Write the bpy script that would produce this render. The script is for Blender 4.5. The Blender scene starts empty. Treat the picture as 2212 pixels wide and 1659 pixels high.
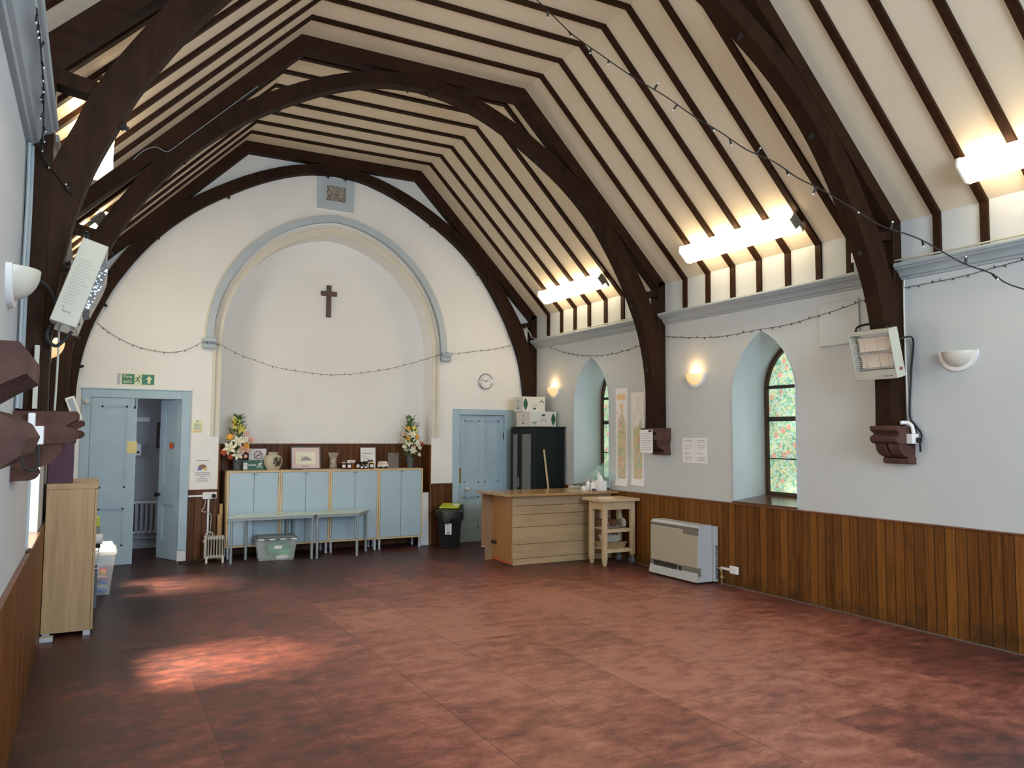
import bpy, bmesh, math, random
from mathutils import Vector, Matrix, geometry
random.seed(7)
PI = math.pi
S = bpy.context.scene
COL = S.collection
W = {}
XL, XR, YE, YF = -0.315, 5.96, 10.45, -2.3
XC = (XL + XR) / 2
ZE, ZT, DK = 3.37, 5.34, 1.21          # eaves, flat ceiling, half width of flat part
HW = XR - XC

# ---------------------------------------------------------------- materials
def nd(nt, t, **kw):
    n = nt.nodes.new(t)
    for k, v in kw.items():
        if k in n.inputs: n.inputs[k].default_value = v
        else: setattr(n, k, v)
    return n

def base(name):
    m = bpy.data.materials.new(name); m.use_nodes = True
    nt = m.node_tree; nt.nodes.clear()
    o = nt.nodes.new('ShaderNodeOutputMaterial'); b = nt.nodes.new('ShaderNodeBsdfPrincipled')
    nt.links.new(b.outputs[0], o.inputs[0])
    return m, nt, b, o

def c4(c): return (c[0], c[1], c[2], 1)

def ramp(nt, stops):
    r = nt.nodes.new('ShaderNodeValToRGB'); e = r.color_ramp.elements
    while len(e) < len(stops): e.new(0.5)
    for i, (p, c) in enumerate(stops): e[i].position = p; e[i].color = c4(c)
    return r

def coords(nt, scale=(1, 1, 1), rot=(0, 0, 0)):
    t = nt.nodes.new('ShaderNodeTexCoord'); mp = nt.nodes.new('ShaderNodeMapping')
    mp.inputs['Scale'].default_value = scale; mp.inputs['Rotation'].default_value = rot
    nt.links.new(t.outputs['Object'], mp.inputs[0]); return mp

def bump(nt, b, src, strength, dist=0.01):
    k = nt.nodes.new('ShaderNodeBump'); k.inputs['Strength'].default_value = strength; k.inputs['Distance'].default_value = dist
    nt.links.new(src, k.inputs['Height']); nt.links.new(k.outputs[0], b.inputs['Normal'])

def plain(name, c, rough=0.5, metal=0.0, var=0.06, sc=6, bp=0.0, bsc=60, spec=0.5, emit=None, es=0.0, alpha=1.0, trans=0.0):
    m, nt, b, o = base(name)
    mp = coords(nt)
    n = nd(nt, 'ShaderNodeTexNoise', Scale=sc, Detail=4.0)
    nt.links.new(mp.outputs[0], n.inputs['Vector'])
    r = ramp(nt, [(0.3, [x * (1 - var) for x in c]), (0.7, [min(1, x * (1 + var)) for x in c])])
    nt.links.new(n.outputs['Fac'], r.inputs[0]); nt.links.new(r.outputs[0], b.inputs['Base Color'])
    b.inputs['Roughness'].default_value = rough; b.inputs['Metallic'].default_value = metal
    b.inputs['Specular IOR Level'].default_value = spec; b.inputs['Alpha'].default_value = alpha
    b.inputs['Transmission Weight'].default_value = trans
    if emit: b.inputs['Emission Color'].default_value = c4(emit); b.inputs['Emission Strength'].default_value = es
    if bp:
        n2 = nd(nt, 'ShaderNodeTexNoise', Scale=bsc, Detail=5.0); nt.links.new(mp.outputs[0], n2.inputs['Vector'])
        bump(nt, b, n2.outputs['Fac'], bp)
    return m

def wood(name, dark, light, axis='z', rough=0.45, sc=9, stretch=0.07, bp=0.15, spec=0.5, blotch=0.25):
    """grain running along one axis"""
    m, nt, b, o = base(name)
    s = [1, 1, 1]; s['xyz'.index(axis)] = stretch
    mp = coords(nt, s)
    n = nd(nt, 'ShaderNodeTexNoise', Scale=sc * 4, Detail=8.0, Roughness=0.65); nt.links.new(mp.outputs[0], n.inputs['Vector'])
    w = nd(nt, 'ShaderNodeTexNoise', Scale=sc * 0.6, Detail=3.0, Distortion=1.2); nt.links.new(mp.outputs[0], w.inputs['Vector'])
    mx = nd(nt, 'ShaderNodeMath', operation='MULTIPLY_ADD'); mx.inputs[1].default_value = blotch * 2
    nt.links.new(w.outputs['Fac'], mx.inputs[0])
    ad = nd(nt, 'ShaderNodeMath', operation='MULTIPLY'); ad.inputs[1].default_value = 1 - blotch
    nt.links.new(n.outputs['Fac'], ad.inputs[0]); nt.links.new(ad.outputs[0], mx.inputs[2])
    r = ramp(nt, [(0.35, dark), (0.75, light)])
    nt.links.new(mx.outputs[0], r.inputs[0]); nt.links.new(r.outputs[0], b.inputs['Base Color'])
    b.inputs['Roughness'].default_value = rough; b.inputs['Specular IOR Level'].default_value = spec
    if bp: bump(nt, b, n.outputs['Fac'], bp, 0.004)
    return m

def planks(name, dark, light, u='y', width=0.088, stain=0.6):
    """vertical match boarding: boards along z, counted along axis u, each its own tint, dark joints, old damp stains"""
    m, nt, b, o = base(name)
    L = nt.links.new
    t = nt.nodes.new('ShaderNodeTexCoord'); sp = nt.nodes.new('ShaderNodeSeparateXYZ'); L(t.outputs['Object'], sp.inputs[0])
    d = nd(nt, 'ShaderNodeMath', operation='DIVIDE'); d.inputs[1].default_value = width; L(sp.outputs[u.upper()], d.inputs[0])
    fl = nd(nt, 'ShaderNodeMath', operation='FLOOR'); L(d.outputs[0], fl.inputs[0])
    fr = nd(nt, 'ShaderNodeMath', operation='FRACT'); L(d.outputs[0], fr.inputs[0])
    wn = nd(nt, 'ShaderNodeTexWhiteNoise', noise_dimensions='1D'); L(fl.outputs[0], wn.inputs['W'])
    # grain, shifted per board
    cb = nt.nodes.new('ShaderNodeCombineXYZ'); L(d.outputs[0], cb.inputs[0]); L(wn.outputs['Value'], cb.inputs[1])
    zz = nd(nt, 'ShaderNodeMath', operation='MULTIPLY_ADD'); L(sp.outputs['Z'], zz.inputs[0]); zz.inputs[1].default_value = 0.5
    k9 = nd(nt, 'ShaderNodeMath', operation='MULTIPLY'); k9.inputs[1].default_value = 31.0; L(wn.outputs['Value'], k9.inputs[0]); L(k9.outputs[0], zz.inputs[2])
    L(zz.outputs[0], cb.inputs[2])
    g = nd(nt, 'ShaderNodeTexNoise', Scale=5.0, Detail=7.0, Roughness=0.65, Distortion=0.6); L(cb.outputs[0], g.inputs['Vector'])
    mix = nd(nt, 'ShaderNodeMath', operation='MULTIPLY_ADD'); L(wn.outputs['Value'], mix.inputs[0]); mix.inputs[1].default_value = 0.35
    L(g.outputs['Fac'], mix.inputs[2])
    r = ramp(nt, [(0.35, dark), (0.95, light)]); L(mix.outputs[0], r.inputs[0])
    # stains near the floor
    sn = nd(nt, 'ShaderNodeTexNoise', Scale=3.5, Detail=5.0, Roughness=0.7); L(t.outputs['Object'], sn.inputs['Vector'])
    zs = nd(nt, 'ShaderNodeMapRange'); L(sp.outputs['Z'], zs.inputs['Value']); zs.inputs['From Min'].default_value = 0.0; zs.inputs['From Max'].default_value = 0.28
    zs.inputs['To Min'].default_value = 0.16; zs.inputs['To Max'].default_value = -0.05
    sa = nd(nt, 'ShaderNodeMath', operation='ADD'); L(sn.outputs['Fac'], sa.inputs[0]); L(zs.outputs[0], sa.inputs[1])
    sr = nd(nt, 'ShaderNodeMapRange'); L(sa.outputs[0], sr.inputs['Value']); sr.inputs['From Min'].default_value = 0.56; sr.inputs['From Max'].default_value = 0.72; sr.inputs['To Max'].default_value = stain
    mc = nd(nt, 'ShaderNodeMixRGB', blend_type='MIX'); L(sr.outputs[0], mc.inputs[0]); L(r.outputs[0], mc.inputs[1]); mc.inputs[2].default_value = (0.035, 0.024, 0.012, 1)
    # joints
    e1 = nd(nt, 'ShaderNodeMath', operation='SUBTRACT'); L(fr.outputs[0], e1.inputs[0]); e1.inputs[1].default_value = 0.5
    e2 = nd(nt, 'ShaderNodeMath', operation='ABSOLUTE'); L(e1.outputs[0], e2.inputs[0])
    jr = nd(nt, 'ShaderNodeMapRange'); L(e2.outputs[0], jr.inputs['Value']); jr.inputs['From Min'].default_value = 0.44; jr.inputs['From Max'].default_value = 0.49
    mj = nd(nt, 'ShaderNodeMixRGB', blend_type='MIX'); L(jr.outputs[0], mj.inputs[0]); L(mc.outputs[0], mj.inputs[1]); mj.inputs[2].default_value = (0.03, 0.014, 0.006, 1)
    L(mj.outputs[0], b.inputs['Base Color'])
    b.inputs['Roughness'].default_value = 0.42; b.inputs['Specular IOR Level'].default_value = 0.13
    inv = nd(nt, 'ShaderNodeMath', operation='SUBTRACT'); inv.inputs[0].default_value = 1.0; L(jr.outputs[0], inv.inputs[1])
    bump(nt, b, inv.outputs[0], 0.6, 0.004)
    return m

def floor_mat():
    """worn red painted floor: large sheets with seams, streaky wear and grey-brown dirt"""
    m, nt, b, o = base('red_worn_floor'); L = nt.links.new
    t = nt.nodes.new('ShaderNodeTexCoord')
    mp = coords(nt, (1, 1, 1), (0, 0, PI / 2))
    br = nd(nt, 'ShaderNodeTexBrick', Scale=1.0); L(mp.outputs[0], br.inputs['Vector'])
    for k, v in (('Color1', (0.42, 0.42, 0.42, 1)), ('Color2', (0.6, 0.6, 0.6, 1)), ('Mortar', (0.0, 0.0, 0.0, 1)), ('Mortar Size', 0.0022), ('Brick Width', 1.22), ('Row Height', 0.61), ('Bias', 0.0)):
        br.inputs[k].default_value = v
    st = coords(nt, (1.5, 2.3, 1))
    n1 = nd(nt, 'ShaderNodeTexNoise', Scale=3.4, Detail=9.0, Roughness=0.74, Distortion=0.15); L(st.outputs[0], n1.inputs['Vector'])
    n2 = nd(nt, 'ShaderNodeTexNoise', Scale=0.7, Detail=4.0); L(t.outputs['Object'], n2.inputs['Vector'])
    n3 = nd(nt, 'ShaderNodeTexNoise', Scale=45.0, Detail=4.0); L(st.outputs[0], n3.inputs['Vector'])
    a = nd(nt, 'ShaderNodeMath', operation='MULTIPLY_ADD'); L(n2.outputs['Fac'], a.inputs[0]); a.inputs[1].default_value = 0.8
    n1x = nd(nt, 'ShaderNodeMath', operation='MULTIPLY'); n1x.inputs[1].default_value = 1.7; L(n1.outputs['Fac'], n1x.inputs[0]); L(n1x.outputs[0], a.inputs[2])
    a2 = nd(nt, 'ShaderNodeMath', operation='MULTIPLY_ADD'); L(n3.outputs['Fac'], a2.inputs[0]); a2.inputs[1].default_value = 0.25; L(a.outputs[0], a2.inputs[2])
    a3 = nd(nt, 'ShaderNodeMath', operation='MULTIPLY_ADD'); L(br.outputs['Color'], a3.inputs[0]); a3.inputs[1].default_value = 1.15; L(a2.outputs[0], a3.inputs[2])
    # worn middle, old dark edges; sun glow and far-end shade painted in too
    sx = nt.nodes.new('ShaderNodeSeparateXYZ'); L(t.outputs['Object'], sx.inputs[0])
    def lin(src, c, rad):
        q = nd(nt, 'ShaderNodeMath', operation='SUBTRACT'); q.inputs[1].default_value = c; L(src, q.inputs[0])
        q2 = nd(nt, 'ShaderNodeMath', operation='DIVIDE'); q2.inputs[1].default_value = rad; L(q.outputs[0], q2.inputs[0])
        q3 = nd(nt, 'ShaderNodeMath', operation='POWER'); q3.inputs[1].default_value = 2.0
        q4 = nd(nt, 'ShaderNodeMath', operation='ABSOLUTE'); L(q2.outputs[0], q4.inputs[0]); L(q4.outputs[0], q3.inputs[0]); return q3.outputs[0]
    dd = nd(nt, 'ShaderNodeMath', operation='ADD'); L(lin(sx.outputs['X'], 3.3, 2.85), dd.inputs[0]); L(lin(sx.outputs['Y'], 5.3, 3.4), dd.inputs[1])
    wear_light = nd(nt, 'ShaderNodeMapRange'); L(dd.outputs[0], wear_light.inputs['Value']); wear_light.inputs['From Min'].default_value = 0.1; wear_light.inputs['From Max'].default_value = 1.5; wear_light.inputs['To Min'].default_value = 0.30; wear_light.inputs['To Max'].default_value = -0.48
    a4 = nd(nt, 'ShaderNodeMath', operation='ADD'); L(a3.outputs[0], a4.inputs[0]); L(wear_light.outputs[0], a4.inputs[1])
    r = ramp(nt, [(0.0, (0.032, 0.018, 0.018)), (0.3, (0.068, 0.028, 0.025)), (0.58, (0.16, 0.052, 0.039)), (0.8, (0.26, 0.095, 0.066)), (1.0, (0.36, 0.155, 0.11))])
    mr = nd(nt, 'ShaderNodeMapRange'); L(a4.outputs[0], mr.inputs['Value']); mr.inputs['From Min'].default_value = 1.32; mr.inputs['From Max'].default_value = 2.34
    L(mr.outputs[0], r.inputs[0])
    # seams of the sheets
    mx = nd(nt, 'ShaderNodeMixRGB', blend_type='MIX'); L(br.outputs['Fac'], mx.inputs[0]); L(r.outputs[0], mx.inputs[1]); mx.inputs[2].default_value = (0.07, 0.032, 0.027, 1)
    L(mx.outputs[0], b.inputs['Base Color'])
    rr = nd(nt, 'ShaderNodeMapRange'); L(n1.outputs['Fac'], rr.inputs['Value']); rr.inputs['To Min'].default_value = 0.30; rr.inputs['To Max'].default_value = 0.52
    L(rr.outputs[0], b.inputs['Roughness']); b.inputs['Specular IOR Level'].default_value = 0.22
    bump(nt, b, n1.outputs['Fac'], 0.12, 0.004)
    return m

def stained():
    """backlit patterned glass: leafy green and cream cells with pink flowers, thin dark leads"""
    m, nt, b, o = base('patterned_glass'); L = nt.links.new
    mp = coords(nt, (1, 1, 1))
    v = nd(nt, 'ShaderNodeTexVoronoi', Scale=34.0); L(mp.outputs[0], v.inputs['Vector'])
    v2 = nd(nt, 'ShaderNodeTexVoronoi', Scale=34.0, feature='DISTANCE_TO_EDGE'); L(mp.outputs[0], v2.inputs['Vector'])
    v3 = nd(nt, 'ShaderNodeTexVoronoi', Scale=8.0); L(mp.outputs[0], v3.inputs['Vector'])
    sep = nt.nodes.new('ShaderNodeSeparateColor'); L(v.outputs['Color'], sep.inputs[0])
    r = ramp(nt, [(0.0, (0.20, 0.48, 0.34)), (0.35, (0.40, 0.62, 0.40)), (0.6, (0.66, 0.70, 0.42)), (0.85, (0.40, 0.66, 0.55)), (1.0, (0.62, 0.78, 0.66))])
    L(sep.outputs[0], r.inputs[0])
    fr = nd(nt, 'ShaderNodeMapRange'); L(v3.outputs['Distance'], fr.inputs['Value']); fr.inputs['From Min'].default_value = 0.30; fr.inputs['From Max'].default_value = 0.22
    mx = nd(nt, 'ShaderNodeMixRGB', blend_type='MIX'); L(fr.outputs[0], mx.inputs[0]); L(r.outputs[0], mx.inputs[1]); mx.inputs[2].default_value = (0.72, 0.40, 0.30, 1)
    ed = nd(nt, 'ShaderNodeMapRange'); L(v2.outputs['Distance'], ed.inputs['Value']); ed.inputs['From Min'].default_value = 0.02; ed.inputs['From Max'].default_value = 0.09; ed.inputs['To Min'].default_value = 0.5
    m2 = nd(nt, 'ShaderNodeMixRGB', blend_type='MULTIPLY'); m2.inputs[0].default_value = 1.0; L(mx.outputs[0], m2.inputs[1]); L(ed.outputs[0], m2.inputs[2])
    n = nd(nt, 'ShaderNodeTexNoise', Scale=3.2, Detail=2.0); L(mp.outputs[0], n.inputs['Vector'])
    s = nd(nt, 'ShaderNodeMapRange'); L(n.outputs['Fac'], s.inputs['Value']); s.inputs['From Min'].default_value = 0.35; s.inputs['From Max'].default_value = 0.75; s.inputs['To Min'].default_value = 0.65; s.inputs['To Max'].default_value = 1.7
    L(m2.outputs[0], b.inputs['Base Color']); L(m2.outputs[0], b.inputs['Emission Color']); L(s.outputs[0], b.inputs['Emission Strength'])
    b.inputs['Roughness'].default_value = 0.2
    return m

def obscured():
    m, nt, b, o = base('obscured_glass'); L = nt.links.new
    tr = nd(nt, 'ShaderNodeBsdfTransparent'); tr.inputs[0].default_value = (0.9, 0.8, 0.68, 1)
    tl = nd(nt, 'ShaderNodeBsdfTranslucent'); tl.inputs[0].default_value = (0.95, 0.95, 0.85, 1)
    mx = nd(nt, 'ShaderNodeMixShader'); mx.inputs[0].default_value = 0.45
    L(tr.outputs[0], mx.inputs[1]); L(tl.outputs[0], mx.inputs[2]); L(mx.outputs[0], o.inputs[0])
    nt.nodes.remove(b); return m

def glow(name, c, s):
    m, nt, b, o = base(name)
    b.inputs['Base Color'].default_value = c4(c); b.inputs['Emission Color'].default_value = c4(c); b.inputs['Emission Strength'].default_value = s
    return m

def clear(name, c=(0.9, 0.92, 0.92), op=0.35, rough=0.25):
    """thin clear or frosted plastic: part see-through, part milky"""
    m, nt, b, o = base(name); L = nt.links.new
    b.inputs['Base Color'].default_value = c4(c); b.inputs['Roughness'].default_value = rough
    tr = nd(nt, 'ShaderNodeBsdfTransparent'); mx = nd(nt, 'ShaderNodeMixShader'); mx.inputs[0].default_value = op
    L(tr.outputs[0], mx.inputs[1]); L(b.outputs[0], mx.inputs[2]); L(mx.outputs[0], o.inputs[0]); return m

def crayon(name, seed=0.0, sc=(1, 16, 7)):
    """pastel patchwork of children's colouring"""
    m, nt, b, o = base(name); L = nt.links.new
    mp = coords(nt, (1, sc[1] * 1.6, sc[2] * 1.9)); mp.inputs['Location'].default_value = (0, seed, seed)
    v = nd(nt, 'ShaderNodeTexVoronoi', Scale=2.0); L(mp.outputs[0], v.inputs['Vector'])
    sep = nt.nodes.new('ShaderNodeSeparateColor'); L(v.outputs['Color'], sep.inputs[0])
    r = ramp(nt, [(0.0, (0.30, 0.50, 0.42)), (0.18, (0.62, 0.55, 0.25)), (0.36, (0.70, 0.48, 0.36)), (0.5, (0.66, 0.62, 0.52)), (0.65, (0.45, 0.58, 0.34)), (0.82, (0.72, 0.60, 0.46)), (1.0, (0.62, 0.36, 0.30))])
    L(sep.outputs[0], r.inputs[0]); L(r.outputs[0], b.inputs['Base Color']); b.inputs['Roughness'].default_value = 0.8
    return m

def mesh_grille(name):
    m, nt, b, o = base(name); L = nt.links.new
    mp = coords(nt, (1, 1, 1))
    v = nd(nt, 'ShaderNodeTexVoronoi', Scale=80.0); L(mp.outputs[0], v.inputs['Vector'])
    r = ramp(nt, [(0.3, (0.75, 0.76, 0.78)), (0.45, (0.12, 0.12, 0.13))]); L(v.outputs['Distance'], r.inputs[0])
    L(r.outputs[0], b.inputs['Base Color']); b.inputs['Metallic'].default_value = 0.6; b.inputs['Roughness'].default_value = 0.3
    return m

def wicker(name, c):
    m, nt, b, o = base(name); L = nt.links.new
    mp = coords(nt, (1, 1, 1))
    w1 = nd(nt, 'ShaderNodeTexWave', Scale=22.0, bands_direction='Z'); L(mp.outputs[0], w1.inputs['Vector'])
    w2 = nd(nt, 'ShaderNodeTexWave', Scale=14.0, bands_direction='DIAGONAL'); L(mp.outputs[0], w2.inputs['Vector'])
    mu = nd(nt, 'ShaderNodeMath', operation='MULTIPLY'); L(w1.outputs['Fac'], mu.inputs[0]); L(w2.outputs['Fac'], mu.inputs[1])
    r = ramp(nt, [(0.0, [x * 0.45 for x in c]), (0.6, c)]); L(mu.outputs[0], r.inputs[0]); L(r.outputs[0], b.inputs['Base Color'])
    b.inputs['Roughness'].default_value = 0.7; bump(nt, b, mu.outputs[0], 0.5, 0.004)
    return m

WALL = plain('cream_painted_plaster', (0.82, 0.815, 0.80), 0.75, var=0.025, sc=1.5, bp=0.10, bsc=18, spec=0.2)
SIDEW = plain('pale_grey_side_plaster', (0.535, 0.565, 0.585), 0.75, var=0.025, sc=1.5, bp=0.10, bsc=18, spec=0.2)  # side walls get a darker, greyer base than the end wall
CEIL = plain('cream_ceiling_board', (0.66, 0.58, 0.46), 0.7, var=0.03, sc=1.2, spec=0.2)
BEAD = plain('pale_blue_bead', (0.50, 0.56, 0.60), 0.5, var=0.02)
IVORY = plain('ivory_plaster_moulding', (0.70, 0.66, 0.57), 0.6, var=0.03, spec=0.25)
CORN = plain('grey_blue_cornice_paint', (0.33, 0.385, 0.42), 0.45, var=0.06, sc=4, bp=0.05, bsc=25)
BLUE = plain('pale_blue_gloss_paint', (0.385, 0.515, 0.61), 0.55, var=0.05, sc=4, bp=0.04, bsc=25, spec=0.3)
HOOD = plain('grey_blue_arch_paint', (0.45, 0.52, 0.57), 0.55, var=0.05, sc=4)
DARKW = wood('dark_stained_roof_timber', (0.008, 0.0032, 0.0014), (0.030, 0.0125, 0.0055), 'z', 0.6, 5, 0.3, 0.25, spec=0.12)
RAFT = wood('dark_rafter_timber', (0.010, 0.004, 0.0018), (0.036, 0.014, 0.0058), 'x', 0.6, 6, 0.3, 0.2, spec=0.12)
PLK_Y = planks('brown_boarding_side', (0.065, 0.021, 0.004), (0.235, 0.092, 0.019), 'y')
PLK_X = planks('brown_boarding_end', (0.055, 0.021, 0.008), (0.16, 0.066, 0.028), 'x', stain=0.2)
CAPW = wood('red_brown_cap_rail', (0.10, 0.035, 0.018), (0.22, 0.09, 0.05), 'y', 0.4)
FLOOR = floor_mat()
STAIN = stained(); OBSC = obscured()
OAKV = wood('oak_veneer', (0.34, 0.215, 0.105), (0.50, 0.345, 0.185), 'z', 0.45, 10, 0.05, 0.03, blotch=0.2)
PINE = wood('birch_edge', (0.55, 0.40, 0.22), (0.70, 0.54, 0.34), 'x', 0.5, 8, 0.1, 0.03)
OLDPINE = wood('weathered_pine_board', (0.27, 0.175, 0.085), (0.44, 0.31, 0.17), 'x', 0.6, 7, 0.12, 0.2, blotch=0.35)
ORANGEP = wood('orange_pine_panel', (0.27, 0.12, 0.032), (0.40, 0.20, 0.065), 'z', 0.4, 7, 0.08, 0.08)
BROWNP = wood('brown_end_board', (0.22, 0.115, 0.055), (0.33, 0.19, 0.10), 'z', 0.5, 7, 0.08, 0.1)
TOPW = wood('varnished_counter_top', (0.30, 0.17, 0.065), (0.42, 0.265, 0.12), 'x', 0.2, 4, 0.08, 0.0)
BIRCH = wood('bare_birch', (0.46, 0.33, 0.185), (0.60, 0.45, 0.28), 'z', 0.55, 8, 0.1, 0.05)
TIMB = wood('raw_timber', (0.35, 0.20, 0.08), (0.55, 0.35, 0.16), 'z', 0.6, 8, 0.1, 0.1)
STONE = plain('red_sandstone', (0.088, 0.043, 0.035), 0.85, var=0.3, sc=9, bp=0.5, bsc=40, spec=0.2)
CABBL = plain('blue_laminate', (0.40, 0.53, 0.62), 0.35, var=0.02)
WHITE = plain('white_plastic', (0.78, 0.78, 0.80), 0.4, var=0.02)
PAPER = plain('white_paper', (0.80, 0.79, 0.80), 0.8, var=0.02)
CREAMM = plain('cream_enamel', (0.46, 0.455, 0.39), 0.4, var=0.03)
GREYM = plain('grey_painted_steel', (0.30, 0.32, 0.32), 0.4, metal=0.3)
CHROME = plain('steel', (0.6, 0.6, 0.62), 0.28, metal=1.0)
ALU = plain('silver_foot', (0.55, 0.58, 0.65), 0.4, metal=0.4)
BLACK = plain('black_plastic', (0.008, 0.008, 0.009), 0.45, spec=0.22)
RUBBER = plain('black_cable', (0.012, 0.012, 0.012), 0.6)
GREYPIPE = plain('grey_blue_conduit', (0.30, 0.34, 0.37), 0.5)
IRON = plain('black_iron', (0.02, 0.016, 0.014), 0.6)
BRASS = plain('brass', (0.45, 0.33, 0.15), 0.35, metal=0.8)
INK = plain('grey_print', (0.32, 0.31, 0.34), 0.8)
DARKINK = plain('dark_print', (0.06, 0.06, 0.07), 0.8)
TUBE = glow('fluorescent_diffuser', (1.0, 0.80, 0.50), 16.0)
TUBEOFF = plain('grey_end_cap', (0.22, 0.22, 0.20), 0.5)
CERAM = plain('white_ceramic', (0.58, 0.57, 0.50), 0.35, var=0.03)
LITBOWL = plain('lit_ceramic', (0.8, 0.7, 0.5), 0.5, emit=(1.0, 0.56, 0.20), es=0.7)
BULB = glow('warm_bulb', (1.0, 0.72, 0.38), 8.0)
GREENS = plain('safety_green', (0.012, 0.17, 0.085), 0.4, var=0.02)
DKGREEN = plain('deep_green', (0.005, 0.085, 0.038), 0.4, var=0.03)
GLOWY = plain('pale_yellow_sign', (0.78, 0.80, 0.52), 0.5, var=0.02)
YELLOWP = plain('yellow_paper', (0.72, 0.63, 0.30), 0.7, var=0.02)
PEACH = plain('peach_print', (0.80, 0.55, 0.32), 0.7, var=0.05)
REDP = plain('orange_red', (0.62, 0.10, 0.04), 0.5)
REDK = plain('no_entry_red', (0.25, 0.05, 0.09), 0.5)
PURPLE = plain('dark_purple_card', (0.065, 0.022, 0.05), 0.6, var=0.12)
LIME = plain('lime_plastic', (0.45, 0.56, 0.03), 0.4, var=0.05)
BAGBLK = plain('black_bin_bag', (0.018, 0.02, 0.02), 0.3, bp=0.4, bsc=22)
GREENTBL = plain('pale_green_laminate', (0.52, 0.58, 0.44), 0.16, var=0.02)
TABLEG = plain('grey_table_steel', (0.30, 0.34, 0.36), 0.4, metal=0.2)
FROST = clear('frosted_plastic', (0.70, 0.78, 0.72), 0.34)
CLEARP = clear('clear_plastic', (0.85, 0.86, 0.88), 0.30)
BAGCL = clear('thin_plastic_bag', (0.55, 0.85, 0.78), 0.28)
GLASSV = clear('cut_glass', (0.72, 0.68, 0.58), 0.14, 0.1)
BEADG = clear('glass_bead', (0.75, 0.68, 0.5), 0.4, 0.1)
ACRYL = clear('clear_acrylic', (0.7, 0.7, 0.72), 0.13, 0.1)
LIDGREY = plain('grey_lid', (0.19, 0.22, 0.23), 0.4)
GREENBAG = plain('green_fabric', (0.12, 0.55, 0.30), 0.7, var=0.3, sc=12)
BLUETOY = plain('blue_toy', (0.04, 0.16, 0.5), 0.4); REDTOY = plain('red_toy', (0.5, 0.05, 0.04), 0.4); WHTTOY = plain('pale_toy', (0.7, 0.72, 0.78), 0.4)
POTTERY = plain('buff_stoneware', (0.50, 0.47, 0.35), 0.35, var=0.05)
POTDARK = plain('brown_leaf_glaze', (0.075, 0.06, 0.04), 0.4, var=0.3, sc=30)
GREYPOT = plain('dark_grey_pot', (0.07, 0.08, 0.085), 0.5)
LEAF = plain('leaf_green', (0.10, 0.18, 0.05), 0.5, var=0.5, sc=20)
PET_W = plain('cream_petal', (0.82, 0.78, 0.62), 0.6); PET_Y = plain('yellow_petal', (0.78, 0.68, 0.16), 0.6); PET_O = plain('orange_petal', (0.85, 0.42, 0.07), 0.6, var=0.2, sc=30)
PET_P = plain('pink_petal', (0.80, 0.48, 0.38), 0.6); PET_R = plain('rust_petal', (0.42, 0.08, 0.03), 0.6); PET_V = plain('violet_petal', (0.09, 0.03, 0.12), 0.6)
MOUNT = plain('pink_mount', (0.70, 0.58, 0.56), 0.7, var=0.02); CREAMP = plain('cream_paper', (0.80, 0.77, 0.66), 0.7, var=0.02); FRAMEG = plain('dark_picture_frame', (0.07, 0.06, 0.055), 0.4)
JAM = plain('dark_jam', (0.035, 0.012, 0.01), 0.15, var=0.1); AMBER = plain('amber_honey', (0.28, 0.08, 0.01), 0.15); LIDW = plain('pale_lid', (0.62, 0.52, 0.46), 0.4)
FIGPINK = plain('pink_glaze', (0.72, 0.40, 0.36), 0.35); FIGWH = plain('cream_glaze', (0.78, 0.73, 0.66), 0.35)
CUPBK = plain('black_brown_foil', (0.008, 0.012, 0.011), 0.5, var=0.05, spec=0.2); CUPGL = plain('frosted_grey_glass', (0.17, 0.17, 0.165), 0.4, var=0.02)
CARD = plain('white_carton', (0.68, 0.66, 0.62), 0.6, var=0.03); LEAFG = plain('leaf_print_green', (0.012, 0.10, 0.04), 0.6)
BROWNW = wood('dark_sill_wood', (0.06, 0.025, 0.012), (0.14, 0.065, 0.03), 'y', 0.2)
CROSSW = wood('cross_wood', (0.055, 0.028, 0.014), (0.11, 0.06, 0.03), 'z', 0.5)
GLZFR = plain('brown_window_frame', (0.055, 0.025, 0.016), 0.6, var=0.15)
LEAD = plain('dark_glazing_bar', (0.03, 0.025, 0.02), 0.6)
TROUGH = plain('heater_taupe', (0.41, 0.37, 0.29), 0.45, var=0.02); HGREY = plain('heater_grey_band', (0.17, 0.16, 0.125), 0.45, var=0.02); HSIDE = plain('heater_side', (0.46, 0.475, 0.50), 0.4, var=0.02)
CERPLQ = plain('ceramic_plaque', (0.74, 0.63, 0.55), 0.7, var=0.03)
WICK = wicker('tan_wicker', (0.52, 0.36, 0.18)); WICKW = wicker('white_wicker', (0.66, 0.60, 0.52)); DKWICK = wicker('brown_wicker', (0.20, 0.08, 0.035))
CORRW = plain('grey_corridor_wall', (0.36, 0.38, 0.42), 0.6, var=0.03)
TAN = plain('linen_tissue', (0.82, 0.82, 0.82), 0.8)
BLUECAP = plain('blue_cap', (0.02, 0.05, 0.2), 0.4)

# ---------------------------------------------------------------- mesh builder
AX = {'x': 0, 'y': 1, 'z': 2}
def put(axis, a, u, v):
    return Vector((a, u, v)) if axis == 'x' else Vector((u, a, v)) if axis == 'y' else Vector((u, v, a))

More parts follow.
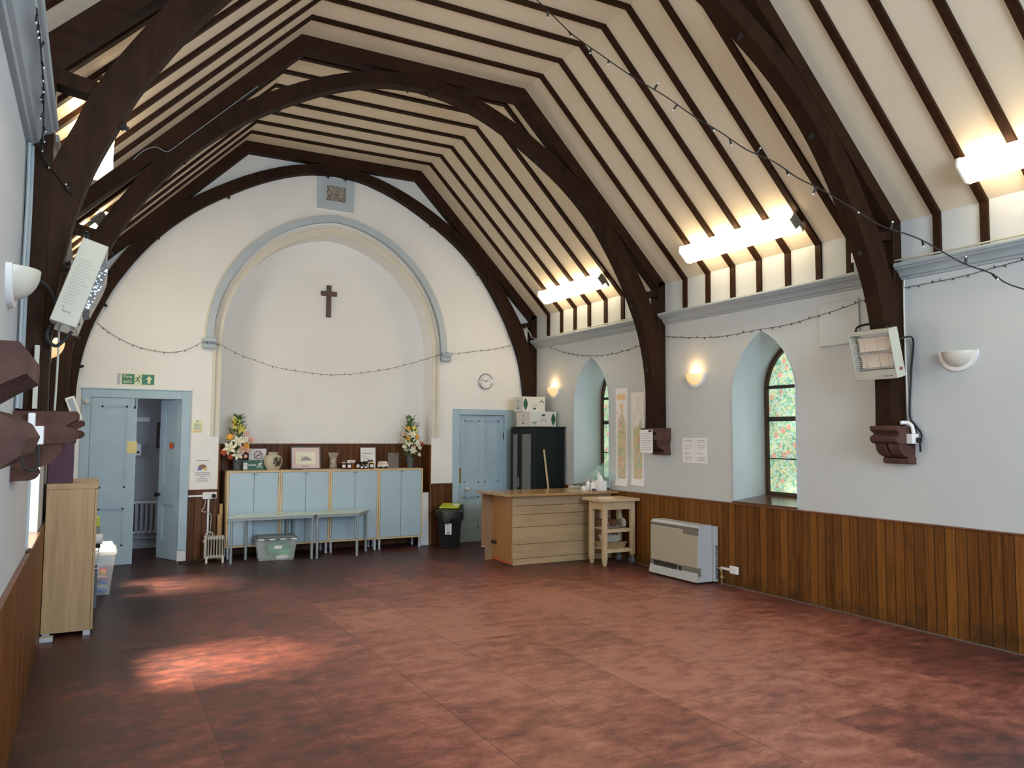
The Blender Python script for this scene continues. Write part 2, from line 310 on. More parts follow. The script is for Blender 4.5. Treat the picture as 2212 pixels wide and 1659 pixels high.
class MB:
    def __init__(s, weld=False): s.bm = bmesh.new(); s.mi = 0; s.weld = weld
    def _tag(s, faces):
        for f in faces: f.material_index = s.mi
    def poly(s, pts):
        f = s.bm.faces.new([s.bm.verts.new(p) for p in pts]); f.material_index = s.mi; return f
    def box(s, x0, x1, y0, y1, z0, z1, bev=0.0, mat=None):
        mx = Matrix.Translation(((x0 + x1) / 2, (y0 + y1) / 2, (z0 + z1) / 2)) @ Matrix.Diagonal((abs(x1 - x0), abs(y1 - y0), abs(z1 - z0), 1))
        if mat is not None: mx = mat @ mx
        g = bmesh.ops.create_cube(s.bm, size=1.0, matrix=mx)
        fs = {f for v in g['verts'] for f in v.link_faces}; s._tag(fs)
        if bev:
            es = list({e for v in g['verts'] for e in v.link_edges})
            r = bmesh.ops.bevel(s.bm, geom=es, offset=bev, segments=1, affect='EDGES', profile=0.5)
            s._tag(r['faces'])
        return s
    def prism(s, pts, axis, a, b):
        n = len(pts)
        A = [s.bm.verts.new(put(axis, a, *p)) for p in pts]; B = [s.bm.verts.new(put(axis, b, *p)) for p in pts]
        fs = [s.bm.faces.new(A), s.bm.faces.new(B[::-1])]
        for i in range(n): fs.append(s.bm.faces.new((A[i], A[(i + 1) % n], B[(i + 1) % n], B[i])))
        s._tag(fs); return s
    def band(s, P, Q, axis, a, b, closed=False):
        """solid between two polylines P and Q (same length) in a plane, thick from a to b"""
        n = len(P)
        v = [[s.bm.verts.new(put(axis, k, *p)) for p in L] for L in (P, Q) for k in (a, b)]   # Pa Pb Qa Qb
        Pa, Pb, Qa, Qb = v; fs = []
        for i in range(n if closed else n - 1):
            j = (i + 1) % n
            for A, B in ((Pa, Pb), (Pb, Qb), (Qb, Qa), (Qa, Pa)): fs.append(s.bm.faces.new((A[i], A[j], B[j], B[i])))
        if not closed:
            for i in (0, n - 1): fs.append(s.bm.faces.new((Pa[i], Pb[i], Qb[i], Qa[i])))
        s._tag(fs); return s
    def holed(s, outer, holes, axis, a):
        loops = [[Vector((p[0], p[1], 0)) for p in L] for L in [outer] + holes]
        flat = [p for L in loops for p in L]
        vs = [s.bm.verts.new(put(axis, a, p.x, p.y)) for p in flat]
        for t in geometry.tessellate_polygon(loops):
            try: f = s.bm.faces.new([vs[i] for i in t]); f.material_index = s.mi
            except ValueError: pass
        return s
    def loft(s, A, B, closed=True):
        va = [s.bm.verts.new(p) for p in A]; vb = [s.bm.verts.new(p) for p in B]; n = len(A)
        for i in range(n if closed else n - 1):
            j = (i + 1) % n; f = s.bm.faces.new((va[i], va[j], vb[j], vb[i])); f.material_index = s.mi
        return s
    def tube(s, path, r, n=8):
        path = [Vector(p) for p in path]; rings = []
        up = Vector((0, 0, 1))
        t0 = (path[1] - path[0]).normalized()
        nx = t0.cross(up)
        if nx.length < 1e-3: nx = t0.cross(Vector((1, 0, 0)))
        nx.normalize()
        for i, p in enumerate(path):
            t = (path[min(i + 1, len(path) - 1)] - path[max(i - 1, 0)]).normalized()
            nx = (nx - t * nx.dot(t)); nx.normalize(); ny = t.cross(nx)
            rr = r[i] if isinstance(r, (list, tuple)) else r
            rings.append([s.bm.verts.new(p + (nx * math.cos(2 * PI * k / n) + ny * math.sin(2 * PI * k / n)) * rr) for k in range(n)])
        fs = []
        for a, b in zip(rings, rings[1:]):
            for k in range(n): fs.append(s.bm.faces.new((a[k], a[(k + 1) % n], b[(k + 1) % n], b[k])))
        fs.append(s.bm.faces.new(rings[0][::-1])); fs.append(s.bm.faces.new(rings[-1]))
        s._tag(fs); return s
    def cyl(s, p0, p1, r, n=14): return s.tube([p0, p1], r, n)
    def lathe(s, prof, c, n=24, a0=0.0, a1=2 * PI, mat=None):
        full = abs(a1 - a0 - 2 * PI) < 1e-6; m = n if full else n + 1
        c = Vector(c); rings = []
        for r, z in prof:
            ring = []
            for k in range(m):
                a = a0 + (a1 - a0) * k / n; v = Vector((r * math.cos(a), r * math.sin(a), z))
                if mat is not None: v = mat @ v
                ring.append(s.bm.verts.new(c + v))
            rings.append(ring)
        fs = []
        for a, b in zip(rings, rings[1:]):
            for k in range(m if full else m - 1): fs.append(s.bm.faces.new((a[k], a[(k + 1) % m], b[(k + 1) % m], b[k])))
        s._tag(fs); return s
    def ball(s, c, r, seg=12, mat=None):
        r = (r, r, r) if not isinstance(r, (tuple, list)) else r
        mx = Matrix.Translation(c) @ (mat if mat is not None else Matrix.Identity(4)) @ Matrix.Diagonal((r[0], r[1], r[2], 1))
        g = bmesh.ops.create_uvsphere(s.bm, u_segments=seg, v_segments=max(6, seg // 2), radius=1.0, matrix=mx)
        s._tag({f for v in g['verts'] for f in v.link_faces}); return s

def finish(mb, name, mats, xf=None):
    bm = mb.bm
    if mb.weld: bmesh.ops.remove_doubles(bm, verts=bm.verts, dist=1e-5)
    bmesh.ops.recalc_face_normals(bm, faces=bm.faces)
    if xf is not None: bm.transform(xf)
    me = bpy.data.meshes.new(name); bm.to_mesh(me); bm.free()
    for m in (mats if isinstance(mats, (list, tuple)) else [mats]): me.materials.append(m)
    me.polygons.foreach_set('use_smooth', [True] * len(me.polygons)); me.set_sharp_from_angle(angle=math.radians(28.5))
    return me

def tag(o, label, cat=None, group=None, kind=None):
    o['label'] = label
    if cat: o['category'] = cat
    if group: o['group'] = group
    if kind: o['kind'] = kind
    return o

def thing(name, label, cat, loc, rot=None, group=None, kind=None):
    o = bpy.data.objects.new(name, None); COL.objects.link(o); o.empty_display_size = 0.1
    m = Matrix.Translation(loc)
    if rot is not None: m = m @ (rot if isinstance(rot, Matrix) else Matrix.Rotation(rot, 4, 'Z'))
    o.matrix_world = m; W[o] = m
    return tag(o, label, cat, group, kind)

def part(name, mb, mats, parent, world=True, label=None):
    o = bpy.data.objects.new(name, finish(mb, name, mats, W[parent].inverted() if world else None))
    COL.objects.link(o); o.parent = parent; W[o] = W[parent]
    if label: o['label'] = label
    return o

def top(name, mb, mats, label, cat, group=None, kind=None):
    bb = [v.co for v in mb.bm.verts]
    c = Vector(((min(v.x for v in bb) + max(v.x for v in bb)) / 2, (min(v.y for v in bb) + max(v.y for v in bb)) / 2, min(v.z for v in bb)))
    if kind == 'structure': c = Vector((0, 0, 0))
    o = bpy.data.objects.new(name, finish(mb, name, mats, Matrix.Translation(-c))); COL.objects.link(o)
    o.matrix_world = Matrix.Translation(c); W[o] = Matrix.Translation(c)
    return tag(o, label, cat, group, kind)

def struct(name, mb, mats, label, cat): return top(name, mb, mats, label, cat, kind='structure')

def dup(root, m, label=None, group=None):
    """copy a thing with its parts and sub-parts"""
    r = root.copy(); COL.objects.link(r); r.matrix_world = m; W[r] = m
    if label: r['label'] = label
    if group: r['group'] = group
    for ch in list(root.children):
        c = ch.copy(); COL.objects.link(c); c.parent = r; W[c] = m
        for g in list(ch.children):
            d = g.copy(); COL.objects.link(d); d.parent = c; W[d] = m
    return r

def smooth(P, n=6):
    out = []
    P = [Vector(p) for p in P]
    for i in range(len(P) - 1):
        p0, p1, p2, p3 = P[max(i - 1, 0)], P[i], P[i + 1], P[min(i + 2, len(P) - 1)]
        for k in range(n):
            t = k / n
            out.append(0.5 * ((2 * p1) + (p2 - p0) * t + (2 * p0 - 5 * p1 + 4 * p2 - p3) * t * t + (3 * p1 - p0 - 3 * p2 + p3) * t ** 3))
    out.append(P[-1]); return out

def arch(cx, w, z0, zs, za, n=14):
    """pointed arch loop, bottom left up and round to bottom right"""
    h = za - zs; r = (w * w + h * h) / (2 * w); cxl = cx - w + r
    a1 = math.atan2(h, cx - cxl); L = []
    for k in range(n + 1):
        a = PI + (a1 - PI) * k / n; L.append((cxl + r * math.cos(a), zs + r * math.sin(a)))
    R = [(2 * cx - x, z) for x, z in L[:-1]][::-1]
    return [(cx - w, z0)] + L + R + [(cx + w, z0)]

def text_mesh(mb, body, size, mx):
    cu = bpy.data.curves.new('t', 'FONT'); cu.body = body; cu.size = size; cu.align_x = 'CENTER'; cu.align_y = 'CENTER'; cu.extrude = 0.0006
    o = bpy.data.objects.new('t', cu); COL.objects.link(o)
    dg = bpy.context.evaluated_depsgraph_get(); me = bpy.data.meshes.new_from_object(o.evaluated_get(dg))
    bpy.data.objects.remove(o); bpy.data.curves.remove(cu)
    b2 = bmesh.new(); b2.from_mesh(me); b2.transform(mx); tmp = bpy.data.meshes.new('t2'); b2.to_mesh(tmp); b2.free()
    k = len(mb.bm.faces); mb.bm.from_mesh(tmp); mb.bm.faces.ensure_lookup_table()
    for f in mb.bm.faces[k:]: f.material_index = mb.mi
    bpy.data.meshes.remove(me); bpy.data.meshes.remove(tmp)

# ---------------------------------------------------------------- shell
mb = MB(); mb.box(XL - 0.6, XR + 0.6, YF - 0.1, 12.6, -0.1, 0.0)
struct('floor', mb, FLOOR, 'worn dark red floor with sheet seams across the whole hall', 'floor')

def lancet(yc, n=14): return arch(yc, 0.42, 0.875, 1.98, 2.63, n)
def lancet_in(yc, n=14): return arch(yc, 0.395, 0.94, 2.04, 2.56, n)
WIN_R = [9 - 0.15, 5.76, 2.67]; WIN_L = [8.85, 5.76, 2.67]
for side, name, xx, wins, dx in (('r', 'wall_right', XR, WIN_R, 0.46), ('l', 'wall_left', XL, WIN_L, -0.46)):
    mb = MB(); outer = [(YF, -0.02), (YE, -0.02), (YE, ZE), (YF, ZE)]
    mb.holed(outer, [lancet(y) for y in wins], 'x', xx)
    for y in wins:
        mb.loft([put('x', xx, *p) for p in lancet(y)], [put('x', xx + dx, *p) for p in lancet_in(y)])
    struct(name, mb, SIDEW, 'pale plaster side wall on the ' + ('stained window side' if side == 'r' else 'tall oak cupboard side'), 'wall')

RC = 2.848
rec = arch(RC, 1.44, 0.0, 2.72, 4.27, 22)
d1 = [(-0.027, 0), (-0.027, 1.975), (0.962, 1.975), (0.962, 0)]
d2 = [(4.72, 0), (4.72, 1.855), (5.461, 1.855), (5.461, 0)]
prof = [(XL, -0.02), (XL, ZE), (XC - DK, ZT), (XC + DK, ZT), (XR, ZE), (XR, -0.02)]
mb = MB(); mb.holed(prof, [rec, d1, d2], 'y', YE)
mb.loft([put('y', YE, *p) for p in rec], [put('y', 10.8, *p) for p in rec], closed=False)
mb.poly([put('y', 10.8, *p) for p in rec])
struct('wall_back', mb, WALL, 'cream plaster end wall with the tall pointed recess and two doorways', 'wall')

mb = MB(); fw = arch(XC, 1.15, 1.3, 2.9, 4.5)
mb.holed(prof, [fw], 'y', YF)
struct('wall_front', mb, WALL, 'plaster wall behind the viewer with a large window', 'wall')

# ceiling: ashlar, slope, flat, slope, ashlar in one shell, 8 cm thick
cin = [(XL, ZE), (XC - DK, ZT), (XC + DK, ZT), (XR, ZE)]
cout = [(XL - 0.3, ZE), (XC - DK - 0.05, ZT + 0.12), (XC + DK + 0.05, ZT + 0.12), (XR + 0.3, ZE)]
mb = MB(); mb.band(cin, cout, 'y', YF, YE + 0.02)
struct('ceiling', mb, CEIL, 'cream boarded sloping ceiling with flat middle strip', 'ceiling')

# corridor beyond the open door
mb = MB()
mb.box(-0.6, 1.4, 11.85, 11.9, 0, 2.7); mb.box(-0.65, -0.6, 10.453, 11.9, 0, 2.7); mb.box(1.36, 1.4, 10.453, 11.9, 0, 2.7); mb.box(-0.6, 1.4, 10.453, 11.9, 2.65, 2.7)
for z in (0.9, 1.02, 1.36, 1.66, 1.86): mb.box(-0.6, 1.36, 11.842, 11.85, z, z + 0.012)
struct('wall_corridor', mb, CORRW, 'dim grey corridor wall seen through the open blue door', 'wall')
mb = MB(); mb.box(4.55, 5.72, 10.56, 10.6, 0, 2.2); mb.box(4.55, 4.58, 10.453, 10.56, 0, 2.2); mb.box(5.69, 5.72, 10.453, 10.56, 0, 2.2); mb.box(4.55, 5.72, 10.453, 10.6, 2.2, 2.23)
struct('wall_cupboard', mb, CORRW, 'dark lining behind the closed blue door', 'wall')

# ---------------------------------------------------------------- trims
tn = [0]
def trim(mb, mats, label, cat='trim'):
    tn[0] += 1; return struct('trim_%d' % tn[0], mb, mats, label, cat)
wz = 0.853
def wains(x0, x1, y0, y1, z1, mat, label, face):
    mb = MB(); mb.box(x0, x1, y0, y1, 0, z1)
    if face == 'r': mb.mi = 1; mb.box(x0 - 0.014, x1, y0, y1, z1, z1 + 0.012, 0.003)
    if face == 'l': mb.mi = 1; mb.box(x0, x1 + 0.004, y0, y1, z1, z1 + 0.01, 0.002)
    if face == 'e': mb.mi = 1; mb.box(x0, x1, y0 - 0.012, y1, z1, z1 + 0.012, 0.003)
    trim(mb, [mat, CAPW], label, 'wall panelling')
wains(XR - 0.02, XR, YF, YE, wz, PLK_Y, 'brown upright boarding along the stained window wall', 'r')
wains(XL, XL + 0.02, YF, YE, wz, PLK_Y, 'brown upright boarding along the oak cupboard wall', 'l')
wains(1.066, 1.408, YE - 0.02, YE, wz, PLK_X, 'narrow brown boarding below the double socket beside the open door', 'e')
wains(4.29, 4.616, YE - 0.02, YE, wz, PLK_X, 'narrow brown boarding behind the lime lidded bin', 'e')
wains(1.412, 4.284, 10.78, 10.8, 1.418, PLK_X, 'dark brown boarding at the back of the pointed recess', 'e')
mb = MB(); mb.box(4.27, 4.288, YE, 10.79, 0, 1.418); trim(mb, PLK_Y, 'dark brown boarding on the recess side near the lime bin', 'wall panelling')
mb = MB(); mb.box(1.408, 1.426, YE, 10.79, 0, 1.418); trim(mb, PLK_Y, 'dark brown boarding on the recess side near the white radiator', 'wall panelling')
# arch mouldings
hood = arch(RC, 1.635, 2.75, 2.751, 4.53, 26); hin = arch(RC, 1.55, 2.75, 2.751, 4.445, 26); iin = arch(RC, 1.44, 1.55, 2.72, 4.27, 22)
mb = MB(); mb.band(hood, hin, 'y', 10.375, YE)
mb.mi = 1
mb.band(arch(RC, 1.655, 2.75, 2.751, 4.55, 26), hood, 'y', 10.405, YE)
trim(mb, [HOOD, IVORY], 'pale blue pointed hood moulding over the recess', 'arch moulding')
ring = [arch(RC, w, 1.53, 2.72, 4.27 + (w - 1.44) * 1.35, 22) for w in (1.44, 1.475, 1.51, 1.545)]
mb = MB(); mb.band(ring[0], ring[1], 'y', 10.432, YE); mb.band(ring[1], ring[2], 'y', 10.444, YE); mb.band(ring[2], ring[3], 'y', 10.425, YE)
trim(mb, IVORY, 'ivory rolled moulding round the pointed recess', 'arch moulding')
for cx, lab in ((1.248, 'near the open door'), (4.478, 'near the wall clock')):
    mb = MB(); mb.box(cx - 0.075, cx + 0.075, 10.33, YE, 2.70, 2.75, 0.006); mb.box(cx - 0.062, cx + 0.062, 10.345, YE, 2.685, 2.70)
    mb.tube([(cx - 0.072, 10.40, 2.655), (cx + 0.072, 10.40, 2.655)], 0.038, 14)
    trim(mb, HOOD, 'pale blue scrolled stop ending the arch hood ' + lab, 'arch stop')
# cornices between the trusses
TY = [10.33, 7.275, 4.185, 1.03]; TT = 0.15
cp = [(0, 2.875), (0.022, 2.875), (0.028, 2.892), (0.045, 2.90), (0.055, 2.925), (0.075, 2.945), (0.098, 2.952), (0.104, 2.965), (0.118, 2.97), (0.124, 2.985), (0.118, 3.003), (0, 3.008)]
for sgn, nm in ((1, 'above the stained windows'), (-1, 'above the oak cupboard side')):
    for k, (y0, y1) in enumerate(((7.425, 10.33), (4.335, 7.275), (1.18, 4.185))):
        mb = MB(); mb.prism([((XR - p) if sgn > 0 else (XL + p), z) for p, z in cp], 'y', y0 + 0.002, y1 - 0.002)
        trim(mb, CORN, 'pale blue cornice %s in the %s bay from the end wall' % (nm, ('first', 'second', 'third')[k]), 'cornice')
# floor edge strip along the boarding
mb = MB(); mb.box(XR - 0.028, XR - 0.02, YF, YE, 0, 0.010); struct('baseboard_right', mb, plain('dusty_grey_strip', (0.13, 0.10, 0.09), 0.8), 'thin dusty strip where floor meets the boarding below the stained windows', 'baseboard')

# ---------------------------------------------------------------- windows
def window(n, side, yc, pane, label):
    x = XR if side > 0 else XL; xg = x + side * 0.46
    t = thing('window_%d' % n, label, 'window', (x, yc, 0.9), kind='structure')
    lo, li = lancet_in(yc), arch(yc, 0.36, 0.975, 2.04, 2.51)
    mb = MB(); mb.band(lo, li, 'x', xg - side * 0.035, xg + side * 0.02); mb.band([lo[0], lo[-1]], [li[0], li[-1]], 'x', xg - side * 0.035, xg + side * 0.02)
    part('window_frame', mb, GLZFR, t)
    mb = MB(); mb.poly([put('x', xg, *p) for p in lo]); part('pane', mb, pane, t)
    mb = MB()
    for z, h in ((2.085, 0.035), (1.745, 0.05), (1.325, 0.012)): mb.box(xg - side * 0.018, xg + side * 0.004, yc - 0.39, yc + 0.39, z - h / 2, z + h / 2)
    part('glazing_bar', mb, LEAD, t)
    mb = MB(); a = x - side * 0.03
    mb.prism([(a, 0.866), (xg, 0.866), (xg, 0.945), (x + side * 0.02, 0.888), (a, 0.886)], 'y', yc - 0.418, yc + 0.418)
    part('window_sill', mb, BROWNW, t)
    mb = MB(); A = arch(yc, 0.435, 0.89, 1.98, 2.65); mb.band(A, lancet(yc), 'x', x - side * 0.012, x + side * 0.01); part('bead', mb, BEAD, t)
window(1, 1, WIN_R[0], STAIN, 'pointed green patterned window beside the long paper drawings')
window(2, 1, WIN_R[1], STAIN, 'pointed green patterned window between the lit wall lamp and the board')
window(3, -1, WIN_L[1], OBSC, 'bright obscured window seen edge on by the oak cupboard')
window(4, -1, WIN_L[0], OBSC, 'obscured window on the oak cupboard side nearest the open door')
t = thing('window_5', 'large pointed window behind the viewer', 'window', (XC, YF, 1.3), kind='structure')
DAY = glow('bright_daylight_glass', (0.82, 0.92, 1.0), 2.0)
mb = MB(); mb.poly([put('y', YF - 0.02, *p) for p in fw]); part('pane', mb, DAY, t)
mb = MB()
for k in (-0.4, 0.4): mb.box(XC + k - 0.04, XC + k + 0.04, YF - 0.03, YF + 0.02, 1.3, 4.2)
part('mullion', mb, STONE, t)
for n, sd, yy in ((6, 1, WIN_R[2]), (7, -1, WIN_L[2])):  # unseen pair of windows, added to even out the fill light
    window(n, sd, yy, STAIN if sd > 0 else OBSC, 'added unseen pointed window in the bay nearest the viewer, ' + ('stained side' if sd > 0 else 'cupboard side'))

# ---------------------------------------------------------------- roof timbers
IN = [(2.94, 1.65), (2.945, 2.06), (2.91, 2.41), (2.83, 2.76), (2.71, 3.06), (2.58, 3.33), (2.35, 3.71), (2.07, 4.065), (1.65, 4.43), (1.0, 4.82), (0.44, 5.03), (0.0, 5.085)]
EX = [(3.05, 1.65), (3.05, 2.06), (3.05, 2.41), (3.045, 2.76), (2.95, 3.02), (2.83, 3.30), (2.455, 3.89), (2.2, 4.17), (1.87, 4.47), (1.2, 4.88), (0.6, 5.12), (0.0, 5.235)]
INL = [(3.01, 1.65), (3.005, 2.06), (2.965, 2.41), (2.88, 2.76), (2.76, 3.06), (2.63, 3.33), (2.385, 3.71), (2.08, 4.065), (1.65, 4.43), (1.0, 4.82), (0.44, 5.03), (0.0, 5.085)]
INLs = [(v.x, v.y) for v in smooth([(a, b, 0) for a, b in INL], 4)]
INs = [(v.x, v.y) for v in smooth([(a, b, 0) for a, b in IN], 4)]; EXs = [(v.x, v.y) for v in smooth([(a, b, 0) for a, b in EX], 4)]
SL = (ZT - ZE) / (HW - DK); nl = math.hypot(SL, 1)
def slope_pt(dx, off=0.0):
    """point on the sloping ceiling at distance dx from the middle, pushed off metres into the room"""
    return (dx - off * SL / nl, ZE + (HW - dx) * SL - off / nl)
PD = 0.14
def truss(y0, th, label):
    t = thing('roof_truss', label, 'roof truss', (XC, y0, 1.65), group='arched roof trusses')
    y1 = y0 + th
    for s in (1, -1):
        X = lambda L: [(XC + s * a, b) for a, b in L]
        mb = MB(); mb.box(*(sorted((XC + s * (HW - 0.105), XC + s * (HW - 0.002)))), y0, y1, 1.65, ZE + 0.02, 0.006); part('post', mb, DARKW, t)
        mb = MB(); mb.band(X(INs if s > 0 else INLs), X(EXs), 'y', y0 + 0.004, y1 - 0.004); part('arch_brace', mb, DARKW, t)
        mb = MB(); mb.band(X([(HW, ZE), (DK, ZT)]), X([(HW - 0.1, ZE - 0.06), (DK - PD * (nl - 1) / SL, ZT - PD)]), 'y', y0, y1); part('principal_rafter', mb, RAFT, t)
        mb = MB(); mb.prism(X([(HW - 0.10, 3.285), (2.72, 3.225), (2.74, 3.16), (HW - 0.10, 3.21)]), 'y', y0 + 0.02, y1 - 0.02); part('strut', mb, DARKW, t)
        for (a, b, nx, nz) in ((2.925, 2.33, -1, 0.1), (2.705, 3.075, -0.9, -0.4), (2.16, 3.96, -0.7, -0.7), (1.4, 4.59, -0.4, -0.9), (0.12, 5.07, 0, -1)):
            if s < 0: a += 0.05 if b < 4 else 0.0
            mb = MB(); ym = (y0 + y1) / 2 - 0.01; p = Vector((XC + s * a, ym, b)); d = Vector((s * nx, 0, nz)).normalized()
            mb.cyl(p - d * 0.01, p + d * 0.022, 0.022, 6); mb.cyl(p + d * 0.022, p + d * 0.04, 0.012, 8); part('bolt', mb, IRON, t)
    k = DK - PD * (nl - 1) / SL; mb = MB(); mb.prism([(XC - DK, ZT), (XC + DK, ZT), (XC + k, ZT - PD), (XC - k, ZT - PD)], 'y', y0, y1); part('collar_beam', mb, RAFT, t)
    return t
truss(TY[0], 0.118, 'dark arched roof truss against the end wall framing the pointed recess')
truss(TY[1], TT, 'dark arched roof truss over the counter, free of heaters')
truss(TY[2], TT, 'dark arched roof truss carrying the two grey radiant heaters')
truss(TY[3], TT, 'dark arched roof truss nearest the viewer, mostly out of sight above')

RW, RD = 0.062, 0.023
outl = [(HW, 3.008), (HW, ZE), (DK, ZT)]; inl = [(HW - RD, 3.008), (HW - RD, ZE - 0.02), slope_pt(DK, RD)]
inl[2] = (DK - RD * 0.42, ZT - RD)
full_o = [(XC - a, b) for a, b in outl] + [(XC + a, b) for a, b in outl[::-1]]
full_i = [(XC - a, b) for a, b in inl] + [(XC + a, b) for a, b in inl[::-1]]
proto = None
ordw = ['first', 'second', 'third', 'fourth', 'fifth', 'sixth', 'seventh']
for ys, bay in (([9.94, 9.57, 9.21, 8.85, 8.46, 8.08, 7.70], 'the bay at the end wall'), ([6.88, 6.50, 6.12, 5.745, 5.37, 5.0, 4.66], 'the middle bay'), ([3.83, 3.45, 3.07, 2.69, 2.31, 1.93, 1.55], 'the bay nearest the viewer')):
    for k, y in enumerate(ys):
        lab = 'slim dark common rafter, %s from the end wall in %s' % (ordw[k], bay)
        if proto is None:
            mb = MB(); mb.band(full_o, full_i, 'y', 0, RW)
            proto = bpy.data.objects.new('common_rafter', finish(mb, 'common_rafter', RAFT)); COL.objects.link(proto); o = proto
        else: o = proto.copy(); COL.objects.link(o)
        o.matrix_world = Matrix.Translation((0, y, 0)); tag(o, lab, 'rafter', 'common rafters under the ceiling')

# ---------------------------------------------------------------- stone corbels
CP = [(-0.02, 1.65), (.25, 1.65), (.258, 1.641), (.258, 1.615), (.235, 1.603), (.213, 1.588), (.205, 1.58), (.225, 1.576), (.252, 1.562), (.262, 1.545), (.255, 1.525), (.235, 1.51), (.2, 1.504),
      (.2, 1.485), (.188, 1.452), (.16, 1.42), (.12, 1.40), (.085, 1.392), (.1, 1.38), (.105, 1.365), (.095, 1.345), (.07, 1.338), (-0.02, 1.336)]
def corbel(s, y0, label, k=1.0):
    X = lambda p: (XR - p * k) if s > 0 else (XL + p * k)
    mb = MB(); mb.prism([(X(p), z) for p, z in CP[:13]] + [(X(-0.02), 1.5)], 'y', y0 - 0.085, y0 + TT + 0.006)
    lobes = [(X(p), z) for p, z in CP[11:19]] + [(X(-0.02), 1.385), (X(-0.02), 1.51)]
    mb.prism(lobes, 'y', y0 - 0.07, y0 + 0.03); mb.prism(lobes, 'y', y0 + 0.05, y0 + TT)
    core = [(X(max(0, p - 0.025)), z) for p, z in CP[11:19]] + [(X(-0.02), 1.385), (X(-0.02), 1.51)]
    mb.prism(core, 'y', y0 - 0.06, y0 + TT - 0.01)
    mb.prism([(X(p), z) for p, z in CP[17:]] + [(X(-0.02), 1.395)], 'y', y0 - 0.078, y0 + TT + 0.004)
    top('stone_corbel', mb, STONE, label, 'corbel', 'red stone corbels under the roof trusses')
corbel(1, TY[2], 'red stone corbel under the post with the tilted heater')
corbel(1, TY[1], 'red stone corbel with the sheet of music pinned beside it')
corbel(-1, TY[2], 'red stone corbel above the bright side window, with white socket box')
corbel(-1, TY[1], 'red stone corbel above the oak cupboard with a leaning white card')
corbel(-1, TY[3] + 0.055, 'big near red stone corbel cut off by the picture edge', 0.965)

# ---------------------------------------------------------------- doors
def leaf_geo(mb, u0, u1, z0, z1, rows, mx, th=0.045, rec=0.018):
    """panelled leaf in local x,z with front at y=0; rows = [(z0,z1,[(u0,u1)..])]"""
    mb.box(u0, u1, rec, th, z0, z1, mat=mx)
    zs = sorted(rows); zc = z0
    for a, b, ps in zs:
        mb.box(u0, u1, 0, rec, zc, a, mat=mx); uc = u0
        for p, q in ps:
            mb.box(uc, p, 0, rec, a, b, mat=mx); uc = q
            for (e0, e1, f0, f1) in ((p, q, a, a + 0.02), (p, q, b - 0.02, b), (p, p + 0.02, a, b), (q - 0.02, q, a, b)): mb.box(e0, e1, 0.008, rec, f0, f1, mat=mx)
        mb.box(uc, u1, 0, rec, a, b, mat=mx); zc = b
    mb.box(u0, u1, 0, rec, zc, z1, mat=mx)
t = thing('door_1', 'pale blue double door at the corner, one leaf standing open', 'door', (0.47, YE, 0), kind='structure')
mb = MB()
mb.box(-0.126, -0.027, 10.425, 10.55, 0, 2.074, 0.004); mb.box(0.962, 1.064, 10.425, 10.55, 0.136, 2.074, 0.004); mb.box(-0.027, 0.962, 10.425, 10.55, 1.978, 2.074, 0.004)
mb.box(-0.135, 1.072, 10.418, 10.45, 2.074, 2.088, 0.003)
part('door_frame', mb, BLUE, t)
mb = MB(); leaf_geo(mb, -0.022, 0.468, 0.004, 1.972, [(0.22, 0.67, [(0.085, 0.36)]), (0.905, 1.882, [(0.085, 0.365)])], Matrix.Translation((0, 10.432, 0)))
lf = part('door_leaf', mb, BLUE, t)
mb = MB(); mb.box(0.43, 0.452, 10.42, 10.434, 1.85, 1.885, 0.003); mb.cyl((0.447, 10.428, 1.86), (0.447, 10.428, 1.975), 0.004, 6); part('bolt', mb, IRON, lf)
rx = Matrix.Translation((0.955, 10.475, 0)) @ Matrix.Rotation(math.radians(115), 4, 'Z')
mb = MB(); leaf_geo(mb, 0.0, 0.46, 0.004, 1.972, [(0.22, 0.67, [(0.1, 0.37)]), (0.905, 1.882, [(0.1, 0.37)])], rx @ Matrix.Diagonal((1, -1, 1, 1)))
lf = part('door_leaf', mb, BLUE, t)
kx = rx @ Vector((0.415, 0.045, 0.79))
mb = MB(); mb.ball(kx, 0.03, 14); mb.cyl(kx, rx @ Vector((0.415, 0.0, 0.79)), 0.012, 8); part('door_knob', mb, BLACK, lf, label='black round door knob')
mb = MB(); mb.cyl((-0.075, 10.395, 1.925), (-0.075, 10.425, 1.925), 0.032, 16); mb.ball((-0.075, 10.395, 1.925), (0.03, 0.012, 0.03), 14)
top('door_sensor', mb, CERAM, 'small round cream alarm sensor on the blue door frame corner', 'sensor')

t = thing('door_2', 'closed pale blue panelled door behind the lime bin', 'door', (5.09, YE, 0), kind='structure')
mb = MB(); mb.box(4.616, 4.72, 10.425, 10.55, 0, 1.94, 0.004); mb.box(5.461, 5.63, 10.425, 10.55, 0, 1.94, 0.004); mb.box(4.72, 5.461, 10.425, 10.55, 1.855, 1.94, 0.004)
part('door_frame', mb, BLUE, t)
mb = MB(); leaf_geo(mb, 4.724, 5.457, 0.004, 1.85, [(0.19, 0.66, [(4.81, 5.06), (5.14, 5.38)]), (0.86, 1.777, [(4.81, 5.06), (5.14, 5.38)])], Matrix.Translation((0, 10.462, 0)))
lf = part('door_leaf', mb, BLUE, t)
mb = MB(); mb.ball((4.845, 10.41, 0.775), 0.03, 14); mb.cyl((4.845, 10.41, 0.775), (4.845, 10.462, 0.775), 0.014, 8); part('door_knob', mb, CERAM, lf, label='cream round door knob')
mb = MB(); mb.box(4.728, 4.766, 10.456, 10.463, 0.86, 1.08, 0.002); part('finger_plate', mb, BRASS, lf)
for z in (1.5, 0.35):
    mb = MB(); mb.cyl((5.455, 10.458, z), (5.455, 10.458, z + 0.1), 0.008, 8); part('hinge', mb, IRON, lf)

